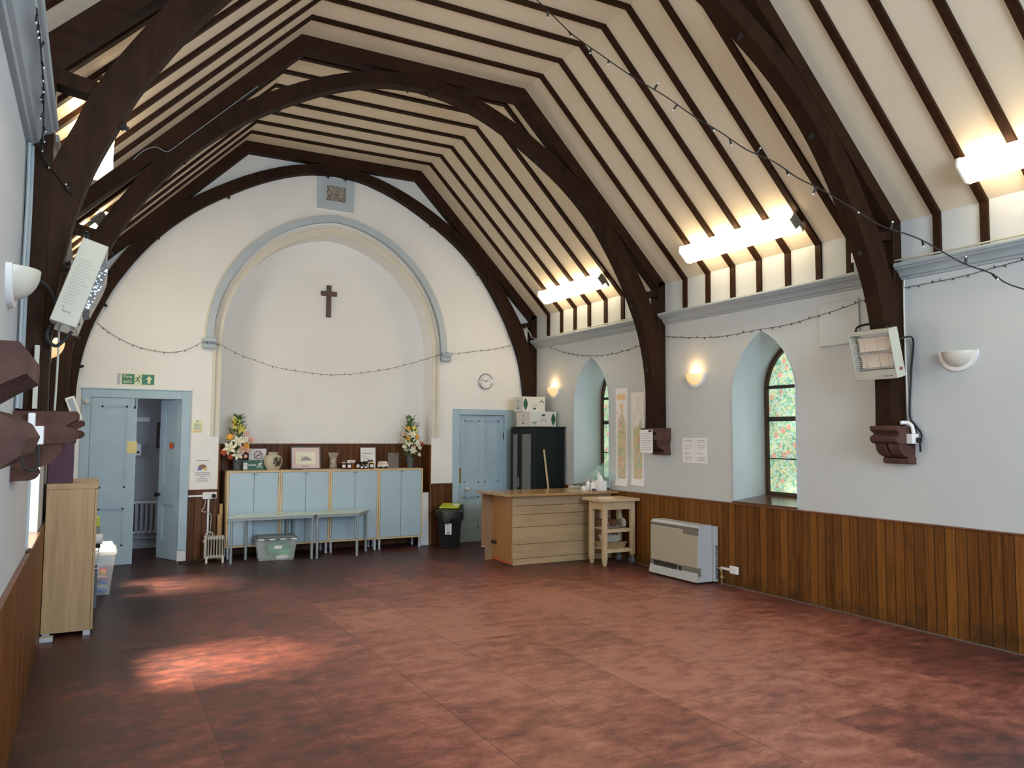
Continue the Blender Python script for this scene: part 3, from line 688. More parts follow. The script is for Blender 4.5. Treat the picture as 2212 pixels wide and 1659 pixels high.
# things seen through the open door
t = thing('hall_radiator', 'pale column radiator in the dim corridor beyond the open door', 'radiator', (0.7, 11.78, 0.16))
mb = MB()
for k in range(8): mb.box(0.42 + k * 0.062, 0.462 + k * 0.062, 11.74, 11.82, 0.21, 0.62, 0.012)
part('columns', mb, CORRW, t)
mb = MB(); mb.cyl((0.40, 11.78, 0.62), (0.92, 11.78, 0.62), 0.02); mb.cyl((0.40, 11.78, 0.22), (0.92, 11.78, 0.22), 0.02); part('header', mb, WHITE, t)
mb = MB(); mb.cyl((0.2, 11.8, 0.14), (1.2, 11.8, 0.14), 0.016); mb.cyl((0.43, 11.8, 0.14), (0.43, 11.79, 0.22), 0.014); mb.cyl((0.88, 11.8, 0.14), (0.88, 11.79, 0.22), 0.014); part('pipe', mb, CORRW, t)
t = thing('towel_dispenser', 'white towel dispenser on the corridor wall beyond the open door', 'dispenser', (0.54, 11.78, 1.25))
mb = MB(); mb.box(0.42, 0.6, 11.72, 11.84, 1.25, 1.42, 0.015); part('body', mb, WHITE, t)
mb = MB(); mb.box(0.45, 0.57, 11.712, 11.72, 1.285, 1.315); part('slot', mb, BLACK, t)
mb = MB(); mb.box(0.45, 0.69, 11.832, 11.842, 1.715, 1.775); top('corridor_sign', mb, PAPER, 'small blank pale sign high on the corridor wall', 'sign')
t = thing('hall_picture', 'dark narrow picture frame on the corridor wall by the open leaf', 'picture', (0.84, 11.83, 1.36))
mb = MB(); mb.box(0.78, 0.98, 11.82, 11.842, 1.36, 1.71, 0.004); part('frame', mb, FRAMEG, t)
mb = MB(); mb.box(0.82, 0.94, 11.815, 11.82, 1.42, 1.66); part('print', mb, CORRW, t)

# ---------------------------------------------------------------- signs, notices, wall things on the end wall
def px(mb, x0, x1, z0, z1, y, th=0.002): mb.box(x0, x1, y - th, y, z0, z1)
def xz(y): return Matrix(((1, 0, 0, 0), (0, 0, -1, 0), (0, 1, 0, 0), (0, 0, 0, 1))), y
def wall_text(mb, body, size, x, y, z):
    text_mesh(mb, body, size, Matrix.Translation((x, y, z)) @ Matrix.Rotation(PI / 2, 4, 'X'))
def poly2(mb, pts, y, th=0.0012): mb.prism(pts, 'y', y - th, y)
def runner(mb, cx, cz, h, y, flip=1):
    k = lambda a, b: (cx + flip * a * h, cz + b * h)
    mb.prism([(cx + flip * (0.16 + 0.085 * math.cos(i * PI / 5)) * h, cz + (0.40 + 0.085 * math.sin(i * PI / 5)) * h) for i in range(10)], 'y', y - 0.0012, y)
    for seg, w in (((0.10, 0.28, -0.08, -0.02), 0.15), ((0.10, 0.25, 0.32, 0.10), 0.07), ((0.06, 0.26, -0.22, 0.14), 0.07), ((-0.22, 0.14, -0.30, -0.06), 0.06), ((0.32, 0.10, 0.40, 0.18), 0.06), ((-0.08, -0.02, 0.16, -0.16), 0.11), ((0.16, -0.16, 0.10, -0.46), 0.09), ((-0.08, 0.0, -0.14, -0.26), 0.11), ((-0.14, -0.26, -0.46, -0.30), 0.09)):
        a = Vector(k(seg[0], seg[1])); b = Vector(k(seg[2], seg[3])); d = (b - a).normalized(); n = Vector((-d.y, d.x)) * w * h / 2
        mb.prism([tuple(a + n), tuple(b + n), tuple(b - n), tuple(a - n)], 'y', y - 0.0012, y)

t = thing('fire_exit_sign', 'green Fire exit sign with running figure and arrow above the open door', 'sign', (0.465, 10.44, 2.13))
mb = MB(); px(mb, 0.28, 0.652, 2.135, 2.277, YE, 0.006); part('backing', mb, GLOWY, t)
mb = MB(); px(mb, 0.29, 0.642, 2.145, 2.267, YE - 0.006, 0.001); part('green_field', mb, GREENS, t)
mb = MB(); wall_text(mb, 'Fire', 0.062, 0.352, YE - 0.008, 2.234); wall_text(mb, 'exit', 0.062, 0.352, YE - 0.008, 2.178)
px(mb, 0.425, 0.505, 2.145, 2.267, YE - 0.007, 0.001)
poly2(mb, [(0.548, 2.205), (0.585, 2.25), (0.622, 2.205), (0.6, 2.205), (0.6, 2.158), (0.57, 2.158), (0.57, 2.205)], YE - 0.007)
part('lettering', mb, GLOWY, t)
mb = MB(); runner(mb, 0.462, 2.205, 0.105, YE - 0.008); part('running_figure', mb, GREENS, t)
mb = MB(); px(mb, 0.238, 0.272, 2.137, 2.275, YE, 0.008); part('bracket', mb, CLEARP, t)

t = thing('yellow_notice', 'small yellow instruction notice beside the open door frame', 'notice', (1.15, YE, 1.56))
mb = MB(); px(mb, 1.084, 1.214, 1.562, 1.728, YE, 0.003); part('card', mb, GLOWY, t)
mb = MB(); px(mb, 1.105, 1.205, 1.6, 1.685, YE - 0.003, 0.001); part('text_panel', mb, plain('pale_green_print', (0.62, 0.70, 0.46), 0.7), t)
mb = MB(); px(mb, 1.10, 1.205, 1.57, 1.592, YE - 0.003, 0.001); part('orange_band', mb, PEACH, t)
mb = MB(); mb.ball((1.15, YE - 0.003, 1.708), (0.012, 0.002, 0.012), 12)
for k in range(5): px(mb, 1.115, 1.195 - (k % 3) * 0.015, 1.612 + k * 0.014, 1.616 + k * 0.014, YE - 0.004, 0.001)
part('print', mb, INK, t)

t = thing('paper_notice', 'white laminated notice with small coloured picture above the double socket', 'notice', (1.23, YE, 0.945))
mb = MB(); px(mb, 1.118, 1.336, 0.945, 1.252, YE, 0.003); part('sheet', mb, PAPER, t)
mb = MB()
for z, w in ((1.215, 0.14), (1.065, 0.16), (1.04, 0.17), (1.015, 0.06), (0.99, 0.13), (0.965, 0.13)): px(mb, 1.228 - w / 2, 1.228 + w / 2, z, z + 0.009, YE - 0.003, 0.001)
part('print', mb, INK, t)
mb = MB(); mb.ball((1.225, YE - 0.003, 1.145), (0.05, 0.003, 0.028), 14); mb.mi = 1; px(mb, 1.17, 1.215, 1.10, 1.135, YE - 0.003, 0.002); mb.mi = 2; px(mb, 1.235, 1.275, 1.10, 1.135, YE - 0.003, 0.002)
part('picture', mb, [plain('brown_print', (0.28, 0.14, 0.10), 0.7), plain('blue_print', (0.10, 0.18, 0.5), 0.7), plain('yellow_print', (0.7, 0.55, 0.15), 0.7)], t)

t = thing('yellow_card', 'plain yellow card stuck on the closed leaf of the double door', 'card', (0.425, 10.43, 1.31))
mb = MB(); px(mb, 0.37, 0.478, 1.315, 1.46, 10.431, 0.002); part('card', mb, YELLOWP, t)
mb = MB(); px(mb, 0.41, 0.435, 1.45, 1.464, 10.429, 0.001); part('tape', mb, PAPER, t)
mb = MB(); cdir = rx @ Matrix.Translation((0.19, 0.001, 1.405)); mb.lathe([(0.0, 0.003), (0.042, 0.003), (0.042, 0.0)], (0, 0, 0), 24, mat=(cdir @ Matrix.Rotation(-PI / 2, 4, 'X')))
top('door_disc', mb, REDP, 'orange red round disc on the open blue door leaf', 'disc')

t = thing('air_vent', 'square pale blue framed air vent high on the end wall', 'vent', (2.826, YE, 4.625))
mb = MB()
F = [(2.575, 3.08, 4.625, 5.053)]; a, b, c, d = F[0]
mb.box(a, 2.69, 10.42, YE, c, d); mb.box(2.965, b, 10.42, YE, c, d); mb.box(2.69, 2.965, 10.42, YE, c, 4.737); mb.box(2.69, 2.965, 10.42, YE, 4.947, d)
mb.band([(2.66, 4.70), (2.995, 4.70), (2.995, 4.975), (2.66, 4.975)], [(2.692, 4.737), (2.963, 4.737), (2.963, 4.947), (2.692, 4.947)], 'y', 10.41, 10.425, closed=True)
part('frame', mb, HOOD, t)
def pierced():
    m, nt, b, o = base('pierced_rusty_grille'); L = nt.links.new; mp = coords(nt)
    v = nd(nt, 'ShaderNodeTexVoronoi', Scale=55.0, feature='DISTANCE_TO_EDGE'); L(mp.outputs[0], v.inputs['Vector'])
    r = ramp(nt, [(0.06, (0.55, 0.50, 0.42)), (0.13, (0.05, 0.035, 0.025))]); L(v.outputs['Distance'], r.inputs[0]); L(r.outputs[0], b.inputs['Base Color']); return m
mb = MB(); mb.box(2.69, 2.965, 10.436, 10.446, 4.737, 4.947); part('grille', mb, pierced(), t)

mb = MB(); mb.box(2.82, 2.885, 10.77, 10.80, 3.19, 3.64, 0.003); mb.box(2.742, 2.963, 10.768, 10.80, 3.49, 3.555, 0.003)
top('wall_cross', mb, CROSSW, 'plain brown wooden cross on the recess wall', 'cross')

t = thing('wall_clock', 'round silver rimmed wall clock above the closed blue door', 'clock', (5.138, YE, 2.245))
C0 = Vector((5.138, YE, 2.358)); RY = Matrix.Rotation(PI / 2, 4, 'X')
mb = MB(); mb.lathe([(0.115, 0.0), (0.118, 0.03), (0.11, 0.038), (0.103, 0.03)], C0, 40, mat=RY); part('case', mb, CHROME, t)
mb = MB(); mb.lathe([(0.0, 0.026), (0.104, 0.026)], C0, 40, mat=RY); part('dial', mb, PAPER, t)
mb = MB()
for k in range(12):
    a = PI / 2 - k * PI / 6; wall_text(mb, str(k or 12), 0.024, C0.x + 0.083 * math.cos(a), YE - 0.028, C0.z + 0.083 * math.sin(a))
part('numerals', mb, DARKINK, t)
for nm, ang, ln, w in (('hour_hand', 57, 0.052, 0.007), ('minute_hand', 286, 0.078, 0.005)):
    a = math.radians(90 - ang); d = Vector((math.cos(a), math.sin(a))); n = Vector((-d.y, d.x)) * w / 2; o = Vector((C0.x, C0.z))
    mb = MB(); mb.prism([tuple(o + n - d * 0.012), tuple(o + d * ln + n), tuple(o + d * ln - n), tuple(o - n - d * 0.012)], 'y', YE - 0.033, YE - 0.031); part(nm, mb, DARKINK, t)

t = thing('double_socket', 'white double wall socket with black plug above the oil radiator', 'socket', (1.31, YE - 0.02, 0.745))
mb = MB(); mb.box(1.232, 1.396, 10.39, 10.43, 0.747, 0.832, 0.004); part('plate', mb, WHITE, t)
mb = MB(); mb.cyl((1.358, 10.345, 0.785), (1.358, 10.39, 0.785), 0.026, 14); part('plug', mb, BLACK, t, label='black round plug')
mb = MB(); px(mb, 1.262, 1.275, 0.80, 0.82, 10.39, 0.004); px(mb, 1.30, 1.31, 0.80, 0.82, 10.39, 0.004); part('switch', mb, CERAM, t)
mb = MB(); mb.box(1.065, 1.232, 10.405, 10.43, 0.775, 0.797, 0.002); mb.box(1.292, 1.314, 10.405, 10.43, 0.30, 0.747, 0.002)
top('cable_trunking', mb, WHITE, 'white plastic trunking running from blue door frame to the double socket', 'trunking')
mb = MB(); mb.tube(smooth([(1.27, 10.40, 0.75), (1.255, 10.385, 0.66), (1.225, 10.38, 0.60), (1.29, 10.385, 0.585), (1.335, 10.385, 0.55), (1.335, 10.38, 0.45), (1.325, 10.37, 0.34), (1.32, 10.3, 0.3), (1.31, 10.27, 0.27)]), 0.005, 6)
top('white_flex', mb, CREAMM, 'thin white flex looping down from the double socket', 'cable')

# ---------------------------------------------------------------- oil radiator, timber, cupboards, tables
t = thing('oil_radiator', 'small white finned oil radiator standing before the socket', 'heater', (1.36, 10.17, 0))
rm = Matrix.Translation((1.35, 10.19, 0)) @ Matrix.Rotation(math.radians(-6), 4, 'Z')
for k in range(6):
    mb = MB(); x = -0.074 + k * 0.032; mb.box(x + 0.008, x + 0.02, -0.06, 0.06, 0.06, 0.31, 0.004, mat=rm); mb.box(x, x + 0.03, -0.065, 0.065, 0.272, 0.318, 0.008, mat=rm); mb.box(x, x + 0.03, -0.065, 0.065, 0.05, 0.092, 0.008, mat=rm); part('fin', mb, CREAMM, t)
mb = MB(); mb.box(-0.11, -0.078, -0.07, 0.07, 0.05, 0.325, 0.01, mat=rm); mb.box(0.117, 0.125, -0.055, 0.055, 0.06, 0.31, 0.004, mat=rm); part('end_panel', mb, CREAMM, t)
mb = MB(); mb.tube([rm @ Vector(p) for p in smooth([(-0.095, 0, 0.315), (-0.085, 0, 0.355), (-0.05, 0, 0.365), (-0.02, 0, 0.345), (-0.01, 0, 0.31)])], 0.008, 8); part('handle', mb, CREAMM, t)
for x in (-0.09, 0.095):
    mb = MB(); mb.prism([(-0.09, 0.0), (-0.055, 0.0), (-0.03, 0.04), (0.03, 0.04), (0.055, 0.0), (0.09, 0.0), (0.06, 0.075), (-0.06, 0.075)], 'x', x, x + 0.022)
    mb.bm.transform(rm); part('foot', mb, CERAM, t)
mb = MB(); mb.cyl(rm @ Vector((-0.112, 0, 0.25)), rm @ Vector((-0.122, 0, 0.25)), 0.02, 14); part('dial', mb, CERAM, t)
mb = MB(); mb.tube(smooth([(1.24, 10.2, 0.07), (1.19, 10.19, 0.012), (1.08, 10.14, 0.006), (0.99, 10.17, 0.006), (0.97, 10.26, 0.006), (1.05, 10.33, 0.006), (1.17, 10.36, 0.008), (1.28, 10.385, 0.08), (1.345, 10.38, 0.3), (1.35, 10.37, 0.6), (1.357, 10.35, 0.76)]), 0.006, 6)
top('black_flex', mb, RUBBER, 'black flex looping on the floor from the oil radiator', 'cable')
for k, (x, y, h, w, lab) in enumerate(((1.455, 10.44, 0.68, 0.035, 'tallest timber offcut leaning at the cupboard end'), (1.432, 10.40, 0.555, 0.04, 'middle timber offcut leaning at the cupboard end'), (1.43, 10.34, 0.40, 0.03, 'shortest timber offcut leaning at the cupboard end'))):
    mb = MB(); mb.box(x - w / 2, x + w / 2, y - 0.035, y + 0.02, 0, h, 0.002); top('timber_offcut', mb, TIMB, lab, 'timber', 'timber offcuts beside the blue cupboards')
mb = MB(); mb.box(4.135, 4.262, 10.44, 10.47, 0, 0.74, 0.002, mat=Matrix.Translation((4.2, 10.45, 0)) @ Matrix.Rotation(-0.04, 4, 'X') @ Matrix.Translation((-4.2, -10.45, 0)))
top('white_board', mb, WHITE, 'tall white panel leaning between the blue cupboards and the boarding', 'board')

def cupboard(x0, x1, label, first=[None]):
    w = x1 - x0; y0, y1, z0, z1, e = 10.31, 10.66, 0.14, 1.09, 0.022
    t = thing('blue_cupboard', label, 'cupboard', (x0, y0, 0), group='row of blue cupboards in the recess')
    mb = MB(); mb.box(x0, x0 + e, y0, y1, z0, z1); mb.box(x1 - e, x1, y0, y1, z0, z1); mb.box(x0 + e, x1 - e, y0, y1, z1 - e, z1); mb.box(x0 + e, x1 - e, y0, y1, z0, z0 + e); mb.box(x0 + e, x1 - e, y1 - 0.01, y1, z0 + e, z1 - e)
    part('carcass', mb, PINE, t)
    xm = (x0 + x1) / 2
    for a, b, hx in ((x0 + e + 0.003, xm - 0.002, xm - 0.02), (xm + 0.002, x1 - e - 0.003, xm + 0.02)):
        mb = MB(); mb.box(a, b, y0 - 0.002, y0 + 0.016, z0 + e + 0.003, z1 - e - 0.003, 0.002); d = part('door', mb, CABBL, t)
        mb = MB(); mb.box(hx - 0.017, hx + 0.017, y0 - 0.018, y0 - 0.002, z1 - e - 0.022, z1 - e - 0.014, 0.002); part('handle', mb, GREYM, d)
    for x in (x0 + 0.03, x1 - 0.03):
        for y in (y0 + 0.04, y1 - 0.04):
            mb = MB(); mb.cyl((x, y, 0.0), (x, y, z0), 0.017, 14); mb.cyl((x, y, 0.0), (x, y, 0.012), 0.022, 12); part('leg', mb, ALU, t)
xs = [1.503, 2.152, 2.80, 3.468, 4.112]
for k, lab in enumerate(('blue double cupboard under the white lily flowers at the radiator end', 'blue double cupboard under the framed drawing', 'blue double cupboard under the glass vase and jars', 'blue double cupboard at the lime bin end under the figurine')):
    cupboard(xs[k] + 0.002, xs[k + 1] - 0.002, lab)

def table(P, legs, label, z1=0.56):
    c = Vector((sum(p[0] for p in P) / 4, sum(p[1] for p in P) / 4, 0))
    t = thing('low_table', label, 'table', c, group='low trapezoid tables')
    mb = MB(); mb.prism(P, 'z', z1 - 0.016, z1); part('tabletop', mb, GREENTBL, t)
    mb = MB()
    q = [(c.x + (p[0] - c.x) * 0.96, c.y + (p[1] - c.y) * 0.93) for p in P]; q2 = [(c.x + (p[0] - c.x) * 0.92, c.y + (p[1] - c.y) * 0.86) for p in P]
    mb.band(q, q2, 'z', z1 - 0.05, z1 - 0.017, closed=True); part('apron_rail', mb, TABLEG, t)
    for x, y in legs:
        mb = MB(); mb.cyl((x, y, 0.0), (x, y, z1 - 0.02), 0.0165, 14); part('leg', mb, TABLEG, t)
table([(1.46, 9.895), (2.515, 9.895), (2.262, 10.27), (1.70, 10.27)], [(1.512, 9.926), (2.478, 9.926), (2.235, 10.24), (1.735, 10.24)], 'pale green topped low table over the plastic storage box')
table([(2.522, 9.895), (3.09, 9.895), (3.335, 10.27), (2.268, 10.27)], [(2.545, 9.93), (3.06, 9.93), (3.275, 10.24), (2.315, 10.24)], 'pale green topped low table with its end toward the lime bin')

t = thing('storage_box', 'clear plastic storage box with grey lid under the low table', 'storage box', (2.065, 10.06, 0))
bt = Matrix.Translation((2.065, 10.08, 0)) @ Matrix.Rotation(math.radians(-5), 4, 'Z')
def taper(mb, w0, d0, w1, d1, z0, z1, mx, th=0.006, bottom=True):
    A = [Vector((sx * w0 / 2, sy * d0 / 2, z0)) for sx, sy in ((-1, -1), (1, -1), (1, 1), (-1, 1))]; B = [Vector((sx * w1 / 2, sy * d1 / 2, z1)) for sx, sy in ((-1, -1), (1, -1), (1, 1), (-1, 1))]
    mb.loft([mx @ p for p in A], [mx @ p for p in B])
    if bottom: mb.poly([mx @ p for p in A])
mb = MB(); taper(mb, 0.41, 0.22, 0.48, 0.29, 0.004, 0.26, bt); part('tub', mb, FROST, t)
mb = MB(); mb.box(-0.262, 0.262, -0.165, 0.165, 0.258, 0.278, 0.008, mat=bt); mb.box(-0.235, 0.235, -0.14, 0.14, 0.278, 0.298, 0.008, mat=bt)
for k in range(4): mb.box(-0.2 + k * 0.12, -0.14 + k * 0.12, -0.1, 0.1, 0.298, 0.304, 0.002, mat=bt)
part('lid', mb, LIDGREY, t)
mb = MB()
for k in range(4): mb.box(-0.225 + k * 0.13, -0.155 + k * 0.13, -0.169, -0.164, 0.258, 0.274, 0.002, mat=bt)
part('clip', mb, WHITE, t)
mb = MB(); mb.box(-0.03, 0.06, -0.142, -0.138, 0.145, 0.185, mat=bt); part('label_sticker', mb, PAPER, t)
mb = MB()
for p, r in (((0.05, 0.0, 0.13), (0.15, 0.09, 0.08)), ((-0.02, 0.01, 0.16), (0.1, 0.08, 0.06)), ((0.1, -0.02, 0.1), (0.09, 0.07, 0.07))): mb.ball(bt @ Vector(p), r, 14)
top('green_bag', mb, GREENBAG, 'bright green fabric inside the clear storage box', 'bag')
mb = MB(); mb.ball(bt @ Vector((0.07, -0.085, 0.035)), (0.085, 0.02, 0.03), 14); top('white_sheet', mb, PAPER, 'white rounded card inside the clear storage box', 'card')

# ---------------------------------------------------------------- things on the cupboards
ZC = 1.09
def petal_flower(mb, c, n, r, w, nrm, cup=0.35, off=0.0):
    q = Vector(nrm).normalized().to_track_quat('Z', 'Y').to_matrix().to_4x4()
    for k in range(n):
        a = 2 * PI * k / n + off; e = Vector((math.cos(a), math.sin(a), 0)); s = Vector((-math.sin(a), math.cos(a), 0)); z = Vector((0, 0, 1))
        pts = [e * r * 0.05, e * r * 0.5 + s * w + z * r * cup * 0.8, e * r + z * r * cup * 0.6, e * r * 0.5 - s * w + z * r * cup * 0.8]
        mid = e * r * 0.5 + z * r * cup * 0.55
        P = [Vector(c) + q @ p for p in pts]; M = Vector(c) + q @ mid
        for i in range(4): mb.poly([P[i], P[(i + 1) % 4], M])
def rose(mb, c, r, nrm):
    mb.ball(c, (r * 0.62, r * 0.62, r * 0.62), 10)
    for n, rr, cu, o in ((5, 1.0, 0.7, 0), (6, 1.15, 0.35, 0.5), (7, 0.8, 1.1, 0.2)): petal_flower(mb, c, n, r * rr, r * 0.45, nrm, cu, o)
def arrangement(c, label, lilies, roses, spikes, seed, hh):
    rnd = random.Random(seed); x, y = c
    t = thing('flower_arrangement', label, 'flowers', (x, y, ZC), group='flower arrangements on the cupboards')
    mb = MB(); mb.lathe([(0.0, 0), (0.043, 0), (0.058, 0.15), (0.052, 0.15), (0.048, 0.12), (0, 0.12)], (x, y, ZC), 20); part('pot', mb, GREYPOT, t)
    mb = MB()
    for k in range(150):
        f = rnd.random(); z = ZC + 0.14 + f * (hh - 0.14); wid = (0.17 * (1 - f) ** 0.8 + 0.03) * (0.4 + 0.6 * rnd.random())
        a = rnd.random() * 2 * PI; p = Vector((x + wid * math.cos(a), y + 0.55 * wid * math.sin(a), z)); d = Vector((math.cos(a), 0.6 * math.sin(a), 0.25 + f * 0.8)).normalized()
        s = d.cross(Vector((0, 0, 1))).normalized(); L = 0.05 + 0.05 * rnd.random(); w = 0.02
        mb.poly([p, p + d * L * 0.5 + s * w, p + d * L, p + d * L * 0.5 - s * w])
    for k in range(14):
        a = rnd.random() * 2 * PI; e = Vector((x + 0.1 * math.cos(a), y + 0.06 * math.sin(a), ZC + 0.2 + rnd.random() * 0.3)); mb.tube([(x, y, ZC + 0.12), e], 0.003, 5)
    mb.tube([(x, y, ZC + 0.12), (x, y, ZC + hh)], 0.004, 5)
    part('foliage', mb, LEAF, t)
    for (dx, dz, r) in lilies:
        mb = MB(); p = (x + dx, y - 0.07, ZC + dz); petal_flower(mb, p, 6, r * 1.12, r * 0.28, (dx * 2, -1, 0.25), 0.3, rnd.random()); mb.mi = 1; mb.ball(p, r * 0.12, 8); part('lily', mb, [PET_W, PET_Y], t)
    for (dx, dz, r, m) in roses:
        mb = MB(); rose(mb, Vector((x + dx, y - 0.055, ZC + dz)), r, (dx * 3, -1, 0.35)); part('rose', mb, m, t)
    for (dx, dz, r, m) in spikes:
        mb = MB(); petal_flower(mb, (x + dx, y - 0.03, ZC + dz), 5, r * 1.35, r * 0.5, (rnd.uniform(-0.6, 0.6), -1, 0.6), 0.6, rnd.random()); mb.ball((x + dx, y - 0.03, ZC + dz), r * 0.4, 8); part('blossom', mb, m, t)
arrangement((1.645, 10.50), 'larger lily and rose arrangement in dark pot beside the no smoking card',
    [(-0.01, 0.37, 0.075), (-0.105, 0.285, 0.085), (-0.01, 0.205, 0.075), (0.075, 0.39, 0.05)],
    [(0.09, 0.315, 0.045, PET_O), (-0.105, 0.42, 0.045, PET_O), (0.15, 0.385, 0.045, PET_P), (0.09, 0.465, 0.035, PET_P), (0.11, 0.255, 0.04, PET_P), (0.045, 0.265, 0.05, PET_P), (-0.165, 0.235, 0.05, PET_R), (-0.09, 0.175, 0.04, PET_R), (0.085, 0.18, 0.03, PET_P), (-0.06, 0.37, 0.03, PET_V), (0.06, 0.205, 0.025, PET_V)],
    [(-0.055, 0.64, 0.035, PET_Y), (-0.02, 0.615, 0.04, PET_Y), (-0.05, 0.59, 0.035, PET_O), (0.0, 0.57, 0.035, PET_Y), (-0.03, 0.545, 0.035, PET_Y), (0.035, 0.545, 0.035, PET_Y), (0.05, 0.515, 0.04, PET_Y), (0.01, 0.495, 0.035, PET_Y), (-0.06, 0.475, 0.04, PET_P)], 3, 0.70)
arrangement((4.0, 10.53), 'smaller lily and rose arrangement in grey pot at the lime bin end',
    [(0.0, 0.47, 0.06), (-0.055, 0.355, 0.065), (0.065, 0.355, 0.06), (0.01, 0.245, 0.06)],
    [(0.07, 0.435, 0.04, PET_O), (-0.07, 0.415, 0.04, PET_O), (-0.135, 0.47, 0.03, PET_P), (0.12, 0.37, 0.032, PET_P), (0.155, 0.335, 0.03, PET_R), (-0.115, 0.30, 0.032, PET_W), (-0.075, 0.265, 0.035, PET_W), (0.115, 0.285, 0.035, PET_W), (0.11, 0.185, 0.03, PET_W), (-0.035, 0.30, 0.03, PET_V), (-0.045, 0.245, 0.028, PET_V), (0.03, 0.3, 0.028, PET_P)],
    [(-0.045, 0.545, 0.035, PET_O), (0.04, 0.56, 0.03, PET_Y), (0.05, 0.53, 0.03, PET_Y), (0.045, 0.5, 0.03, PET_Y), (-0.015, 0.62, 0.02, LEAF), (-0.005, 0.66, 0.02, LEAF)], 5, 0.71)

t = thing('no_smoking_card', 'white card with no smoking symbol propped behind the green sign', 'card', (1.90, 10.60, ZC))
mb = MB(); mb.box(1.80, 2.02, 10.59, 10.594, ZC, 1.365); part('card', mb, PAPER, t)
mb = MB(); mb.lathe([(0.045, 0.0), (0.055, 0.0), (0.055, 0.002), (0.045, 0.002)], (1.918, 10.59, 1.28), 28, mat=RY); mb.box(-0.05, 0.05, -0.0025, 0, -0.005, 0.005, mat=Matrix.Translation((1.918, 10.59, 1.28)) @ Matrix.Rotation(-PI / 4, 4, 'Y')); part('ban_ring', mb, REDK, t)
mb = MB(); mb.box(-0.035, 0.035, -0.002, 0, -0.004, 0.004, mat=Matrix.Translation((1.922, 10.59, 1.277)) @ Matrix.Rotation(-0.2, 4, 'Y')); part('cigarette', mb, DARKINK, t)
t = thing('escape_sign', 'dark green sign with white running figure propped by the stoneware vase', 'sign', (1.85, 10.53, ZC))
mb = MB(); mb.box(1.715, 2.005, 10.525, 10.53, ZC, 1.218); part('board', mb, DKGREEN, t)
mb = MB(); mb.box(1.785, 1.885, 10.523, 10.525, 1.15, 1.16); runner(mb, 1.935, 1.155, 0.1, 10.525, 1); mb.box(1.725, 1.775, 10.523, 10.525, 1.10, 1.185); part('symbol', mb, WHITE, t)
t = thing('stoneware_vase', 'round buff stoneware vase with dark leaf pattern', 'vase', (2.085, 10.48, ZC))
mb = MB(); mb.lathe([(0, 0.0), (0.07, 0.0), (0.085, 0.02), (0.115, 0.09), (0.118, 0.13), (0.10, 0.175), (0.06, 0.198), (0.055, 0.212), (0.064, 0.222), (0.066, 0.232), (0.055, 0.232), (0.05, 0.2)], (2.085, 10.47, ZC), 32); part('body', mb, POTTERY, t)
mb = MB(); c0 = Vector((2.085, 10.47, ZC))
rnd = random.Random(2)
def vr(z):
    P = [(0.07, 0.0), (0.085, 0.02), (0.115, 0.09), (0.118, 0.13), (0.10, 0.175), (0.06, 0.198)]
    for (r0, z0), (r1, z1) in zip(P, P[1:]):
        if z0 <= z <= z1: return r0 + (r1 - r0) * (z - z0) / (z1 - z0)
    return 0.06
for k in range(26):
    a = math.radians(rnd.uniform(-95, -48)); z = rnd.uniform(0.045, 0.155); n = 7; L = rnd.uniform(0.018, 0.03)
    pts = []
    for i in range(n):
        b = 2 * PI * i / n; rr = L * (1 if i % 2 else 0.55); zz = z + rr * math.sin(b); aa = a + rr * math.cos(b) / 0.115; r = vr(max(0.001, min(0.197, zz))) + 0.0025
        pts.append(c0 + Vector((r * math.cos(aa), r * math.sin(aa), zz)))
    mb.poly(pts)
part('leaf_pattern', mb, POTDARK, t)
t = thing('framed_drawing', 'framed pencil drawing of a church in a pink mount', 'picture', (2.53, 10.62, ZC))
lean = Matrix.Translation((0, 10.56, ZC)) @ Matrix.Rotation(-0.13, 4, 'X')
mb = MB(); mb.band([(2.335, 0.0), (2.735, 0.0), (2.735, 0.305), (2.335, 0.305)], [(2.35, 0.015), (2.72, 0.015), (2.72, 0.29), (2.35, 0.29)], 'y', 0, 0.018, closed=True); mb.bm.transform(lean); part('frame', mb, FRAMEG, t)
mb = MB(); mb.box(2.35, 2.72, 0.008, 0.016, 0.015, 0.29, mat=lean); part('mount', mb, MOUNT, t)
mb = MB(); mb.box(2.405, 2.66, 0.006, 0.008, 0.065, 0.235, mat=lean); part('paper', mb, CREAMP, t)
mb = MB()
for q in ([(2.47, 0.12), (2.49, 0.18), (2.51, 0.12)], [(2.51, 0.12), (2.505, 0.165), (2.565, 0.17), (2.58, 0.14), (2.58, 0.12)], [(2.44, 0.112), (2.62, 0.112), (2.62, 0.116), (2.44, 0.116)], [(2.58, 0.118), (2.585, 0.15), (2.6, 0.15), (2.605, 0.118)]): mb.prism(q, 'y', 0.0045, 0.006)
mb.box(2.48, 2.58, 0.004, 0.0075, 0.035, 0.048); mb.bm.transform(lean); part('pencil_church', mb, INK, t)
mb = MB(); mb.box(2.3, 2.46, 10.4, 10.47, ZC, ZC + 0.006, 0.002); top('flat_case', mb, BLACK, 'thin dark case lying flat before the framed drawing', 'case')
t = thing('glass_vase', 'waisted clear cut glass vase beside the jam jars', 'vase', (2.885, 10.5, ZC))
mb = MB(); mb.lathe([(0.0, 0.002), (0.062, 0.002), (0.055, 0.03), (0.045, 0.09), (0.05, 0.15), (0.08, 0.222), (0.074, 0.222), (0.044, 0.15), (0.039, 0.09), (0.05, 0.03), (0, 0.015)], (2.885, 10.5, ZC), 12); part('body', mb, GLASSV, t)
mb = MB(); rnd = random.Random(9)
